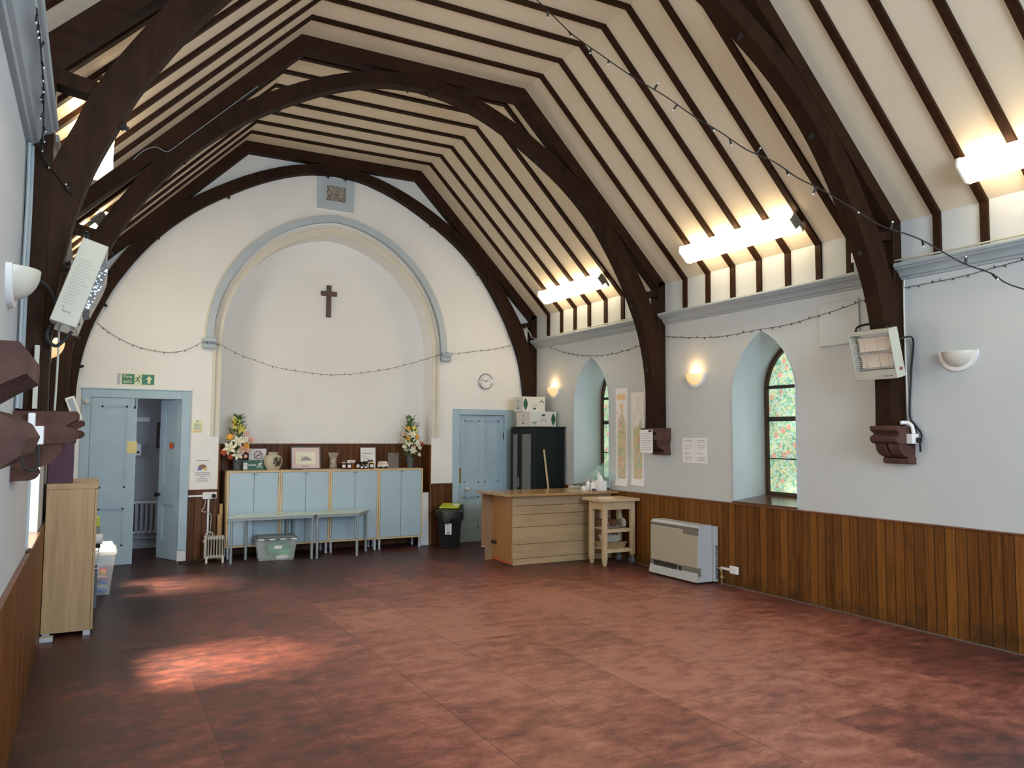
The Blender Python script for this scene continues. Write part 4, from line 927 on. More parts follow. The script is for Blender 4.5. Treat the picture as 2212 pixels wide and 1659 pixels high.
for k in range(60):
    z = rnd.uniform(0.02, 0.14); a = rnd.uniform(0, 2 * PI); r = rnd.uniform(0, 0.03); mb.ball((2.885 + r * math.cos(a), 10.5 + r * math.sin(a), ZC + z), 0.008, 6)
part('glass_beads', mb, BEADG, t)
JP = [(3.012, 10.44, 0.05, JAM, LIDW, 'first jam jar beside the cut glass vase'), (3.075, 10.40, 0.048, JAM, LIDW, 'second jam jar from the cut glass vase'), (3.135, 10.47, 0.052, AMBER, LIDW, 'amber honey jar under the folded white paper'),
      (3.205, 10.43, 0.048, JAM, JAM, 'black lidded jam jar, first of the four by the white notice'), (3.262, 10.45, 0.052, JAM, JAM, 'black lidded jam jar, second of the four by the white notice'), (3.235, 10.355, 0.034, JAM, JAM, 'small front jar with white label before the black lidded jars'), (3.29, 10.36, 0.034, JAM, JAM, 'small front jar with white label nearest the white notice'),
      (3.33, 10.47, 0.048, JAM, JAM, 'dark jam jar half hidden before the white notice'), (3.395, 10.43, 0.05, JAM, PET_Y, 'jam jar with yellow lid before the white notice')]
for x, y, s, m, lm, lab in JP:
    h = 0.095 if s > 0.04 else 0.06; r = s * 0.68
    t = thing('jam_jar', lab, 'jar', (x, y, ZC), group='jars on the cupboards')
    mb = MB(); mb.lathe([(0, 0), (r * 0.95, 0), (r, 0.006), (r, h * 0.72), (r * 0.8, h * 0.84), (r * 0.8, h * 0.86)], (x, y, ZC), 18); part('jar_body', mb, m, t)
    mb = MB(); mb.lathe([(r * 0.86, h * 0.84), (r * 0.88, h * 0.86), (r * 0.88, h), (0, h)], (x, y, ZC), 18); part('lid', mb, lm, t)
    if m is JAM: mb = MB(); mb.lathe([(r + 0.0008, h * 0.2), (r + 0.0008, h * 0.62)], (x, y, ZC), 10, math.radians(-135), math.radians(-55)); part('paper_label', mb, PAPER, t)
mb = MB(); mb.tube(smooth([(3.06, 10.42, ZC + 0.102), (3.11, 10.45, ZC + 0.106), (3.18, 10.46, ZC + 0.1)]), [0.004] + [0.016] * 11 + [0.006], 8); top('folded_paper', mb, PAPER, 'folded white paper lying over the jar tops', 'paper')
t = thing('paper_stand', 'white printed notice standing behind the jam jars', 'notice', (3.40, 10.6, ZC))
lean = Matrix.Translation((0, 10.60, ZC)) @ Matrix.Rotation(-0.1, 4, 'X')
mb = MB(); mb.box(3.30, 3.515, 0.0, 0.003, 0.0, 0.285, mat=lean); part('sheet', mb, PAPER, t)
mb = MB()
for z, w in ((0.2, 0.14), (0.165, 0.05), (0.13, 0.1)): mb.box(3.33, 3.33 + w, -0.001, 0.0, z, z + 0.008, mat=lean)
part('print', mb, INK, t)
mb = MB(); mb.box(3.335, 3.40, -0.001, 0.0, 0.08, 0.1, mat=lean); mb.mi = 1; mb.box(3.40, 3.48, -0.001, 0.0, 0.08, 0.115, mat=lean); part('picture_strip', mb, [plain('teal_print', (0.08, 0.3, 0.32), 0.7), DARKINK], t)
t = thing('van_ornament', 'small pink and cream camper van ornament on the cupboards', 'ornament', (3.56, 10.42, ZC))
mb = MB(); mb.box(3.49, 3.635, 10.40, 10.47, ZC + 0.018, ZC + 0.065, 0.012); mb.mi = 1; mb.box(3.497, 3.628, 10.405, 10.465, ZC + 0.06, ZC + 0.098, 0.014); mb.mi = 1; part('body', mb, [FIGWH, FIGWH], t)
mb = MB(); mb.box(3.49, 3.545, 10.396, 10.402, ZC + 0.05, ZC + 0.092, 0.002); part('pink_panel', mb, FIGPINK, t)
for x in (3.525, 3.60):
    for y in (10.402, 10.468): mb = MB(); mb.cyl((x, y - 0.007, ZC + 0.016), (x, y + 0.007, ZC + 0.016), 0.016, 14); part('wheel', mb, BLACK, t)
mb = MB(); mb.box(3.70, 3.86, 10.62, 10.624, ZC, 1.30); mb.box(3.70, 3.86, 10.57, 10.63, ZC, ZC + 0.004); top('acrylic_holder', mb, ACRYL, 'empty clear acrylic holder beside the grey flower pot', 'sign holder')

# ---------------------------------------------------------------- waste bin
t = thing('waste_bin', 'black waste bin with lime green lid and bag', 'bin', (4.42, 10.08, 0))
bt = Matrix.Translation((4.455, 10.14, 0)) @ Matrix.Rotation(math.radians(-32), 4, 'Z')
mb = MB(); taper(mb, 0.24, 0.25, 0.31, 0.32, 0.003, 0.52, bt); part('body', mb, BLACK, t)
mb = MB(True)
A = []; Bq = []; Cq = []
for k in range(24):
    a = 2 * PI * k / 24; ca, sa = math.cos(a), math.sin(a); m_ = max(abs(ca), abs(sa)); ca /= m_; sa /= m_
    A.append(bt @ Vector((ca * 0.165, sa * 0.17, 0.535))); dz = 0.08 + 0.05 * math.sin(3 * a) + 0.04 * math.sin(7 * a + 1)
    Bq.append(bt @ Vector((ca * 0.18, sa * 0.185, 0.50))); Cq.append(bt @ Vector((ca * (0.172 + 0.006 * math.sin(5 * a)), sa * (0.176 + 0.006 * math.cos(4 * a)), 0.48 - dz)))
mb.loft(A, Bq); mb.loft(Bq, Cq); part('bin_bag', mb, BAGBLK, t)
lt = bt @ Matrix.Translation((0, 0, 0.55)) @ Matrix.Rotation(0.10, 4, 'X')
mb = MB(); mb.box(-0.168, 0.168, -0.172, 0.172, -0.02, 0.012, 0.012, mat=lt); part('lid_rim', mb, BLACK, t)
mb = MB(); mb.box(-0.135, 0.14, -0.165, 0.16, 0.008, 0.03, 0.01, mat=lt); ld = part('lid', mb, LIME, t)
mb = MB(); mb.box(0.05, 0.12, -0.06, 0.07, 0.03, 0.0315, mat=lt); part('sticker', mb, PAPER, ld)
mb = MB(); mb.prism([(-0.045, 0.19), (0.045, 0.19), (0.045, 0.34), (-0.045, 0.34)], 'y', -0.0015, 0.0); sm = bt @ Matrix.Translation((0.0, -0.128, 0)) @ Matrix.Rotation(0.067, 4, 'X') ; mb.bm.transform(sm @ Matrix.Translation((0, -0.006, 0))); part('front_label', mb, PAPER, t)
mb = MB(); mb.band([(-0.018, 0.255), (0.018, 0.255), (0.018, 0.325), (-0.018, 0.325)], [(-0.014, 0.259), (0.014, 0.259), (0.014, 0.321), (-0.014, 0.321)], 'y', -0.003, -0.0015, closed=True); mb.prism([(-0.025, 0.215), (0.025, 0.215), (0.025, 0.224), (-0.025, 0.224)], 'y', -0.003, -0.0015); mb.prism([(-0.018, 0.20), (0.018, 0.20), (0.018, 0.208), (-0.018, 0.208)], 'y', -0.003, -0.0015); mb.bm.transform(sm @ Matrix.Translation((0, -0.006, 0))); part('label_print', mb, DARKINK, t)

# ---------------------------------------------------------------- black wardrobe, cartons, broom
t = thing('black_wardrobe', 'black wardrobe with grey glass strips behind the counter', 'wardrobe', (5.7, 9.85, 0))
wx0, wx1, wy0, wy1, wzt = 5.475, 5.925, 9.475, 10.23, 1.66
mb = MB(); mb.box(wx0, wx1, wy0, wy1, 0, wzt, 0.002); mb.box(wx0 - 0.012, wx1 + 0.012, wy0 - 0.012, wy1, wzt, wzt + 0.022, 0.003); part('carcass', mb, CUPBK, t)
for a, b, ga, gb in ((wy0 + 0.005, 9.85, 9.625, 9.865), (9.93, wy1 - 0.005, 10.02, 10.135)): pass
for a, b, ga, gb, hy in ((wy0 + 0.004, 9.945, 9.62, 9.87, None), (9.948, wy1 - 0.004, 10.015, 10.14, 9.955)):
    mb = MB(); mb.box(wx0 - 0.02, wx0, a, b, 0.06, wzt - 0.004, 0.002); d = part('door', mb, CUPBK, t)
    mb = MB(); mb.box(wx0 - 0.023, wx0 - 0.02, ga, gb, 0.2, 1.575); part('glass_panel', mb, CUPGL, d, label='frosted grey glass strip')
    if hy: mb = MB(); mb.box(wx0 - 0.038, wx0 - 0.02, hy + 0.002, hy + 0.014, 0.81, 0.96, 0.003); part('handle', mb, CHROME, d)
def carton(x0, x1, y0, y1, z0, z1, label, kind):
    t = thing('carton', label, 'box', ((x0 + x1) / 2, (y0 + y1) / 2, z0), group='white cartons on the black wardrobe')
    mb = MB(); mb.box(x0, x1, y0, y1, z0, z1, 0.004); part('box_body', mb, CARD, t)
    mb = MB(); w = x1 - x0; h = z1 - z0; yy = y0 - 0.0005
    lx = x0 + 0.055 if kind else x1 - 0.045
    def lf(cx, cz, hh, s):
        P = [(cx, cz - hh / 2)] + [(cx + s * 0.036 * math.sin(PI * k / 8), cz - hh / 2 + hh * k / 8) for k in range(1, 8)] + [(cx, cz + hh / 2)] + [(cx - s * 0.036 * math.sin(PI * k / 8), cz - hh / 2 + hh * k / 8) for k in range(7, 0, -1)]
        mb.prism([p for p in P], 'y', yy - 0.001, yy)
    if kind: lf(lx - 0.01, z0 + h * 0.5, h * 0.85, 1)
    else: lf(lx, z0 + h * 0.5, h * 0.85, 1)
    sx, sz = (x1 - 0.06, z0 + h * 0.68) if kind else (x0 + 0.07, z0 + h * 0.25)
    s = 1 if kind else -1
    for q in ([(0, 0), (0.035, -0.02), (0.04, -0.008), (0.005, 0.01)], [(0, 0), (-0.04, -0.018), (-0.04, -0.008), (0, 0.012)], [(-0.006, 0), (-0.004, 0.035), (0.004, 0.035), (0.006, 0)]): mb.prism([(sx + a, sz + s * b) for a, b in q], 'y', yy - 0.001, yy)
    cx = x0 + w * 0.52
    px(mb, cx - 0.03, cx + 0.025, z0 + h * (0.16 if kind else 0.7), z0 + h * (0.26 if kind else 0.82), yy, 0.001)
    xx = x0 - 0.0005; yc = (y0 + y1) / 2
    for q in ([(0, 0.0), (0.022, -0.012), (0.022, -0.004), (0.004, 0.008)], [(0, 0), (-0.022, -0.012), (-0.022, -0.004), (-0.004, 0.008)], [(-0.004, 0), (0.004, 0), (0, 0.026)]): mb.prism([(yc + a, z0 + h * 0.72 + b) for a, b in q], 'x', xx - 0.001, xx)
    mb.box(xx - 0.001, xx, yc - 0.03, yc + 0.03, z0 + h * 0.2, z0 + h * 0.28)
    part('green_print', mb, LEAFG, t)
    mb = MB()
    for k in range(3): px(mb, cx - 0.06 + 0.01 * k, cx + 0.06 - 0.01 * k, z0 + h * (0.36 + 0.08 * k), z0 + h * (0.385 + 0.08 * k), yy, 0.001)
    for k in range(3): mb.box(xx - 0.001, xx, yc - 0.045 + 0.01 * k, yc + 0.045 - 0.01 * k, z0 + h * (0.36 + 0.08 * k), z0 + h * (0.385 + 0.08 * k))
    part('grey_print', mb, INK, t)
    mb = MB(); mb.box(x0 - 0.0, x1, (y0 + y1) / 2 - 0.002, (y0 + y1) / 2 + 0.002, z1, z1 + 0.0008); part('flap_seam', mb, INK, t)
carton(5.475, 5.905, 9.68, 10.08, 1.683, 1.9, 'lower white carton with leaf print on the black wardrobe', 0)
carton(5.45, 5.825, 9.85, 10.13, 1.901, 2.118, 'upper white carton with leaf print nearest the truss foot', 1)
t = thing('broom', 'plain wooden broom handle leaning against the black wardrobe side', 'broom', (5.63, 9.25, 0))
mb = MB(); mb.tube([(5.66, 9.3, 0.06), (5.57, 9.455, 1.36)], 0.013, 10); part('handle', mb, BIRCH, t)
mb = MB(); mb.box(5.52, 5.80, 9.27, 9.33, 0.05, 0.085, 0.005); part('head', mb, TIMB, t)
mb = MB(); mb.box(5.525, 5.795, 9.275, 9.325, 0.0, 0.05); part('bristles', mb, BLACK, t)

# ---------------------------------------------------------------- counter
t = thing('serving_counter', 'wooden boarded serving counter standing out from the wall', 'counter', (5.2, 8.6, 0))
mb = MB(); mb.prism([(4.29, 8.93), (4.345, 8.225), (4.37, 8.205), (XR - 0.024, 8.20), (XR - 0.024, 8.93)], 'z', 0.83, 0.858); part('worktop', mb, TOPW, t)
zb = [0.0, 0.07, 0.235, 0.405, 0.525, 0.65, 0.75, 0.83]
zb = [0.0, 0.075, 0.245, 0.45, 0.60, 0.705, 0.83]
rnd = random.Random(4)
for a, b in zip(zb, zb[1:]):
    mb = MB(); yo = -0.012 if a == 0 else 0.0
    mb.box(4.49, XR - 0.03, 8.352 + yo, 8.375, a + 0.002, b - 0.0025, 0.002); part('front_board', mb, OLDPINE, t)
mb = MB(); mb.prism([(4.478, 8.36), (4.50, 8.36), (4.528, 8.93), (4.506, 8.93)], 'z', 0.03, 0.83); part('end_panel', mb, ORANGEP, t)
mb = MB(); mb.prism([(4.466, 8.36), (4.479, 8.36), (4.507, 8.93), (4.494, 8.93)], 'z', 0.012, 0.028); part('edge_strip', mb, REDP, t)
mb = MB(); mb.box(4.477, 4.484, 8.78, 8.94, 0.205, 0.245); part('dark_patch', mb, IRON, t)
mb = MB(); mb.box(4.352, 4.515, 8.90, 8.925, 0.17, 0.83); mb.box(4.40, 4.515, 8.90, 8.925, 0.0, 0.17); part('return_panel', mb, BROWNP, t)
mb = MB(); mb.box(4.352, 4.395, 8.895, 8.93, 0.164, 0.17); part('white_edge', mb, WHITE, t)
mb = MB(); mb.box(4.52, XR - 0.03, 8.40, 8.88, 0.45, 0.47); part('shelf', mb, BROWNP, t)

# things on the counter and sill
zt = 0.859
t = thing('tissue_box', 'white cube tissue box with raised tissue on the counter', 'tissue box', (5.78, 8.34, zt))
mb = MB(); mb.box(5.71, 5.825, 8.30, 8.41, zt, zt + 0.125, 0.003); part('box_body', mb, PAPER, t)
mb = MB(); mb.bm.verts.ensure_lookup_table()
mb.loft([(5.74, 8.33, zt + 0.125), (5.79, 8.33, zt + 0.125), (5.79, 8.38, zt + 0.125), (5.74, 8.38, zt + 0.125)], [(5.715, 8.34, zt + 0.19), (5.78, 8.325, zt + 0.17), (5.76, 8.39, zt + 0.18), (5.72, 8.38, zt + 0.2)]); mb.poly([(5.715, 8.34, zt + 0.19), (5.725, 8.36, zt + 0.255), (5.78, 8.33, zt + 0.17)]); mb.poly([(5.72, 8.38, zt + 0.2), (5.725, 8.36, zt + 0.255), (5.76, 8.39, zt + 0.18)])
part('tissue', mb, TAN, t)
for x, y, lab in ((5.69, 8.52, 'white pump bottle on the counter nearer the wardrobe'), (5.70, 8.43, 'white pump bottle on the counter touching the tissue box')):
    t = thing('pump_bottle', lab, 'bottle', (x, y, zt), group='white pump bottles')
    mb = MB(); mb.lathe([(0, 0), (0.03, 0), (0.032, 0.01), (0.032, 0.085), (0.018, 0.105), (0.013, 0.11)], (x, y, zt), 18); part('body', mb, WHITE, t)
    mb = MB(); mb.lathe([(0.015, 0.105), (0.016, 0.125), (0.006, 0.128), (0.006, 0.145), (0.0, 0.145)], (x, y, zt), 14); mb.box(x - 0.03, x + 0.008, y - 0.007, y + 0.007, zt + 0.143, zt + 0.154, 0.002); part('pump', mb, CERAM, t)
mb = MB(); mb.lathe([(0, 0), (0.035, 0), (0.04, 0.03), (0.03, 0.055), (0.0, 0.06)], (5.61, 8.50, zt), 16); top('white_tub', mb, WHITE, 'small squat white tub at the front of the pump bottles', 'tub')
t = thing('water_bottle', 'clear bottle with dark blue cap by the tissue box', 'bottle', (5.875, 8.40, zt))
mb = MB(); mb.lathe([(0, 0), (0.03, 0), (0.032, 0.01), (0.032, 0.09), (0.02, 0.105)], (5.875, 8.42, zt), 16); part('body', mb, CLEARP, t)
mb = MB(); mb.lathe([(0.024, 0.098), (0.025, 0.13), (0, 0.13)], (5.875, 8.42, zt), 16); part('cap', mb, BLUECAP, t)
mb = MB(); mb.ball((5.66, 8.36, zt + 0.014), (0.02, 0.016, 0.014), 10); mb.ball((5.68, 8.35, zt + 0.012), (0.015, 0.02, 0.012), 10); top('purple_stopper', mb, PET_V, 'tiny dark purple knob lying before the pump bottles', 'knob')
mb = MB()
rnd = random.Random(11)
g = bmesh.ops.create_icosphere(mb.bm, subdivisions=4, radius=1.0, matrix=Matrix.Translation((6.05, 8.55, 1.05)) @ Matrix.Diagonal((0.2, 0.26, 0.13, 1)))
from mathutils import noise
for v in mb.bm.verts:
    d = (v.co - Vector((6.05, 8.55, 1.05))); v.co += d * 0.6 * noise.noise(v.co * 9) + Vector((0, 0, 0.04 * noise.noise(v.co * 23)))
    if v.co.z < 0.925: v.co.z = 0.925 + 0.01 * abs(noise.noise(v.co * 30))
top('plastic_bag', mb, BAGCL, 'crumpled clear plastic bag on the window sill', 'bag')
mb = MB(); mb.box(5.62, 5.76, 8.8, 8.9, zt, zt + 0.035, 0.004); top('cream_tub', mb, CREAMM, 'small cream tray at the back of the counter by the sill', 'tray')

# ---------------------------------------------------------------- trolley with baskets
t = thing('kitchen_trolley', 'birch kitchen trolley with slatted shelves before the counter', 'trolley', (5.68, 8.03, 0))
mb = MB(); mb.box(5.375, 5.935, 7.755, 8.19, 0.765, 0.80, 0.004); part('trolley_top', mb, BIRCH, t)
lx0, lx1, ly0, ly1, lw = 5.44, 5.90, 7.81, 8.135, 0.052
for x in (lx0, lx1 - lw):
    for y in (ly0, ly1 - lw):
        wheel = x > lx0
        z0 = 0.115 if wheel else 0.0
        mb = MB()
        if wheel: mb.box(x, x + lw, y, y + lw, z0, 0.765, 0.003)
        else:
            mb.box(x, x + lw, y, y + lw, 0.09, 0.765, 0.003); k = 0.011
            mb.loft([(x, y, 0.09), (x + lw, y, 0.09), (x + lw, y + lw, 0.09), (x, y + lw, 0.09)], [(x + k, y + k, 0), (x + lw - k, y + k, 0), (x + lw - k, y + lw - k, 0), (x + k, y + lw - k, 0)]); mb.poly([(x + k, y + k, 0), (x + lw - k, y + k, 0), (x + lw - k, y + lw - k, 0), (x + k, y + lw - k, 0)])
        lg = part('leg', mb, BIRCH, t)
        if wheel:
            mb = MB(); mb.cyl((x + lw / 2, y + 0.018, 0.05), (x + lw / 2, y + 0.036, 0.05), 0.048, 20); mb.mi = 1; mb.cyl((x + lw / 2, y + 0.012, 0.05), (x + lw / 2, y + 0.042, 0.05), 0.02, 14); mb.box(x + lw / 2 - 0.008, x + lw / 2 + 0.008, y + 0.01, y + 0.044, 0.06, 0.118)
            part('castor', mb, [plain('grey_tyre', (0.09, 0.09, 0.09), 0.5), GREYM], t)
for a in ((lx0 + lw, lx1 - lw, ly0 + 0.01, ly0 + 0.03), (lx0 + lw, lx1 - lw, ly1 - 0.03, ly1 - 0.01)):
    mb = MB(); mb.box(*a, 0.665, 0.765, 0.002); part('apron', mb, BIRCH, t)
for a in ((lx0 + 0.01, lx0 + 0.03, ly0 + lw, ly1 - lw), (lx1 - 0.03, lx1 - 0.01, ly0 + lw, ly1 - lw)):
    mb = MB(); mb.box(*a, 0.665, 0.765, 0.002); part('apron', mb, BIRCH, t)
for z in (0.425, 0.185):
    mb = MB(); mb.box(lx0 + 0.03, lx1 - 0.03, ly0 + 0.004, ly0 + 0.028, z - 0.032, z, 0.002); mb.box(lx0 + 0.03, lx1 - 0.03, ly1 - 0.028, ly1 - 0.004, z - 0.032, z, 0.002)
    n = 9
    for k in range(n): a = lx0 + 0.06 + (lx1 - lx0 - 0.16) * k / (n - 1); mb.box(a, a + 0.03, ly0 + 0.01, ly1 - 0.01, z, z + 0.012)
    part('slatted_shelf', mb, BIRCH, t)
mb = MB(); mb.box(5.60, 5.68, ly1 - 0.012, ly1 - 0.003, 0.19, 0.76); part('back_stay', mb, BIRCH, t)
mb = MB(); mb.prism([(5.42, 7.9), (5.62, 7.86), (5.68, 7.98), (5.5, 8.03)], 'z', 0.80, 0.802); top('paper_sheet', mb, PAPER, 'loose white paper sheet on the trolley top', 'paper')
def basket(x0, x1, y0, y1, z0, z1, mat, name, label, handle=None, flare=0.02):
    t = thing(name, label, 'basket', ((x0 + x1) / 2, (y0 + y1) / 2, z0), group='baskets on the trolley')
    c = Matrix.Translation(((x0 + x1) / 2, (y0 + y1) / 2, 0)); w, d = x1 - x0, y1 - y0
    mb = MB(); taper(mb, w - 2 * flare, d - 2 * flare, w, d, z0, z1, c); taper(mb, w - 2 * flare - 0.012, d - 2 * flare - 0.012, w - 0.012, d - 0.012, z0 + 0.006, z1, c)
    part('woven_body', mb, mat, t)
    mb = MB(); P = [c @ Vector((sx * w / 2, sy * d / 2, z1)) for sx, sy in ((-1, -1), (1, -1), (1, 1), (-1, 1), (-1, -1))]; mb.tube(P, 0.007, 8); part('rim', mb, mat, t)
    if handle:
        for p in handle: mb = MB(); mb.tube(smooth(p), 0.006, 8); part('handle', mb, mat, t)
basket(5.485, 5.80, 7.85, 8.06, 0.198, 0.265, WICK, 'wicker_tray', 'shallow tan wicker tray on the trolley lower shelf')
basket(5.51, 5.73, 7.875, 8.03, 0.272, 0.345, WICKW, 'white_basket', 'pale wicker basket with hoop handles inside the tan tray', [[(5.725, 7.9, 0.335), (5.735, 7.91, 0.375), (5.735, 7.96, 0.385), (5.725, 8.0, 0.335)], [(5.515, 7.9, 0.335), (5.505, 7.92, 0.37), (5.505, 7.97, 0.37), (5.515, 8.0, 0.335)]], 0.015)
basket(5.51, 5.72, 7.94, 8.07, 0.46, 0.53, DKWICK, 'brown_basket', 'small dark brown basket sitting in the round hat shaped basket', None, 0.008)
t = thing('round_basket', 'round pale basket with thin cord handle on the trolley middle shelf', 'basket', (5.69, 7.98, 0.437))
mb = MB(); mb.lathe([(0.0, 0.0), (0.11, 0.002), (0.155, 0.02), (0.16, 0.026), (0.152, 0.026), (0.105, 0.009), (0.0, 0.007)], (5.66, 7.97, 0.437), 28); mb.ball((5.80, 7.93, 0.49), (0.018, 0.075, 0.06), 14)
part('woven_body', mb, WICKW, t)
mb = MB(); mb.tube(smooth([(5.555, 7.87, 0.445), (5.53, 7.87, 0.55), (5.545, 7.88, 0.66)]), 0.004, 6); mb.tube(smooth([(5.77, 7.87, 0.52), (5.745, 7.88, 0.6), (5.735, 7.9, 0.66)]), 0.004, 6); part('cord', mb, WICKW, t)

# ---------------------------------------------------------------- wall heater, spur
t = thing('gas_heater', 'beige and grey convector heater against the brown boarding', 'heater', (5.8, 6.83, 0))
fx, y0, y1 = 5.675, 6.42, 7.22
mb = MB(); mb.prism([(fx, 0.15), (fx, 0.575), (fx + 0.012, 0.60), (fx + 0.03, 0.612), (5.86, 0.612), (5.86, 0.02), (fx - 0.02, 0.02), (fx - 0.026, 0.035)], 'y', y0, y1); part('casing', mb, HSIDE, t)
mb = MB(); mb.box(fx - 0.004, fx, y0 + 0.01, y1 - 0.004, 0.165, 0.545, 0.002); part('front_panel', mb, TROUGH, t)
mb = MB(); mb.prism([(fx - 0.006, 0.585), (fx - 0.002, 0.552), (fx + 0.004, 0.552), (fx + 0.004, 0.585)], 'y', y0 - 0.002, y1 - 0.002); mb.box(fx - 0.0065, fx, y0 - 0.002, y0 + 0.24, 0.505, 0.556, 0.002); part('control_band', mb, HGREY, t)
mb = MB(); mb.box(fx - 0.008, fx + 0.03, y0 - 0.003, y1 + 0.002, 0.082, 0.168, 0.002); part('grille_band', mb, HGREY, t)
mb = MB()
for k in range(6): z = 0.092 + k * 0.0125; mb.box(fx - 0.010, fx - 0.008, y0 + 0.34, y1 - 0.06, z, z + 0.009)
for k in range(5): z = 0.092 + k * 0.0125; mb.box(fx - 0.010, fx - 0.008, y0 + 0.26, y0 + 0.31, z, z + 0.009)
part('grille_slots', mb, BLACK, t)
mb = MB(); mb.prism([(fx - 0.028, 0.02), (fx - 0.022, 0.02), (fx - 0.006, 0.082), (fx - 0.012, 0.082)], 'y', y0, y1); part('plinth', mb, CREAMM, t)
mb = MB(); mb.box(5.865, XR - 0.036, y0 - 0.028, y1 - 0.05, 0.02, 0.598, 0.003); sc = part('rear_unit', mb, HSIDE, t)
mb = MB()
for k in range(17): z = 0.05 + k * 0.021; mb.box(5.885, 5.918, y0 - 0.0295, y0 - 0.028, z, z + 0.011)
part('side_slots', mb, BLACK, sc)
for yy in (y0 + 0.05, y1 - 0.08):
    mb = MB(); mb.cyl((5.72, yy, 0), (5.72, yy, 0.03), 0.018, 10); part('foot', mb, BLACK, t)
mb = MB(); mb.tube(smooth([(5.90, 6.37, 0.17), (5.905, 6.34, 0.16), (5.91, 6.325, 0.12), (5.91, 6.325, 0.0)]), 0.009, 8); mb.ball((5.91, 6.325, 0.075), (0.018, 0.02, 0.022), 10); mb.cyl((5.91, 6.29, 0.075), (5.91, 6.33, 0.075), 0.009, 8); top('gas_pipe', mb, BRASS, 'bent brass gas pipe with valve beside the beige heater', 'pipe')
t = thing('fused_spur', 'white switch box on the brown boarding beside the beige heater', 'switch', (5.92, 6.145, 0.135))
mb = MB(); mb.box(5.90, XR - 0.036, 6.09, 6.205, 0.135, 0.215, 0.004); part('box_body', mb, WHITE, t)
mb = MB(); mb.box(5.923, XR - 0.02, 6.205, 6.36, 0.155, 0.18, 0.002); part('trunking', mb, WHITE, t)
mb = MB(); mb.box(5.897, 5.90, 6.135, 6.14, 0.17, 0.176); part('neon', mb, REDP, t)

# ---------------------------------------------------------------- papers on the window wall
def xbox(mb, y0, y1, z0, z1, a=0.0, th=0.002): mb.box(XR - a - th, XR - a, y0, y1, z0, z1)
t = thing('paper_banner', 'long paper drawing with peach title nearest the patterned window', 'poster', (XR, 8.16, 0.925), group='long paper drawings')
mb = MB(); mb.prism([(XR - 0.002, 2.168), (XR - 0.004, 1.5), (XR - 0.003, 0.98), (XR - 0.02, 0.925), (XR - 0.016, 0.925), (XR - 0.001, 0.98), (XR - 0.001, 2.168)], 'y', 8.035, 8.285); part('sheet', mb, PAPER, t)
mb = MB(); xbox(mb, 8.07, 8.25, 2.02, 2.09, 0.005); xbox(mb, 8.12, 8.20, 1.90, 1.965, 0.005); xbox(mb, 8.225, 8.26, 1.845, 1.87, 0.005); part('title', mb, PEACH, t)
mb = MB(); mb.prism([(8.07, 1.03), (8.24, 1.03), (8.235, 1.7), (8.22, 1.76), (8.18, 1.8), (8.17, 1.88), (8.15, 1.92), (8.13, 1.88), (8.12, 1.8), (8.08, 1.76), (8.07, 1.7)], 'x', XR - 0.006, XR - 0.005); part('drawing', mb, crayon('crayon_pale', 3.0, (1, 12, 6)), t)
mb = MB()
for k in range(22): xbox(mb, 8.262, 8.275, 1.05 + k * 0.036, 1.053 + k * 0.036, 0.005)
xbox(mb, 8.09, 8.21, 1.60, 1.61, 0.0065); xbox(mb, 8.07, 8.23, 1.02, 1.028, 0.0065); part('scale_marks', mb, INK, t)
t = thing('paper_banner', 'long paper drawing with bright crayon colours nearest the music sheet', 'poster', (XR, 7.82, 0.94), group='long paper drawings')
mb = MB(); mb.prism([(XR - 0.002, 2.10), (XR - 0.004, 1.5), (XR - 0.003, 0.99), (XR - 0.018, 0.945), (XR - 0.014, 0.945), (XR - 0.001, 0.99), (XR - 0.001, 2.10)], 'y', 7.70, 7.955); part('sheet', mb, PAPER, t)
mb = MB(); mb.prism([(7.735, 1.03), (7.905, 1.03), (7.905, 1.66), (7.86, 1.66), (7.84, 1.70), (7.81, 1.66), (7.79, 1.72), (7.75, 1.75), (7.735, 1.7)], 'x', XR - 0.006, XR - 0.005); part('drawing', mb, crayon('crayon_bright', 8.0, (1, 16, 7)), t)
mb = MB(); ol = [(7.90, 1.66), (7.90, 1.76), (7.87, 1.83), (7.845, 1.84), (7.835, 1.95), (7.818, 2.03), (7.80, 1.95), (7.79, 1.84), (7.765, 1.83), (7.735, 1.76), (7.735, 1.7)]
for a, b in zip(ol, ol[1:]): mb.tube([(XR - 0.006, *a), (XR - 0.006, *b)], 0.0012, 4)
for k in range(26): xbox(mb, 7.925, 7.938, 1.05 + k * 0.034, 1.053 + k * 0.034, 0.005)
part('outline', mb, INK, t)
t = thing('music_sheet', 'printed sheet clipped to the nose of the stone corbel by the long drawings', 'notice', (5.695, 7.31, 1.36))
nx = XR - 0.266
mb = MB(); mb.box(nx - 0.002, nx, 7.195, 7.43, 1.362, 1.632); part('sheet', mb, PAPER, t)
mb = MB()
for k in range(8): mb.box(nx - 0.003, nx - 0.002, 7.22, 7.41, 1.40 + k * 0.026, 1.405 + k * 0.026)
part('print', mb, INK, t)
mb = MB(); mb.box(nx - 0.008, nx - 0.002, 7.21, 7.27, 1.605, 1.625, 0.003); part('clip', mb, IRON, t)
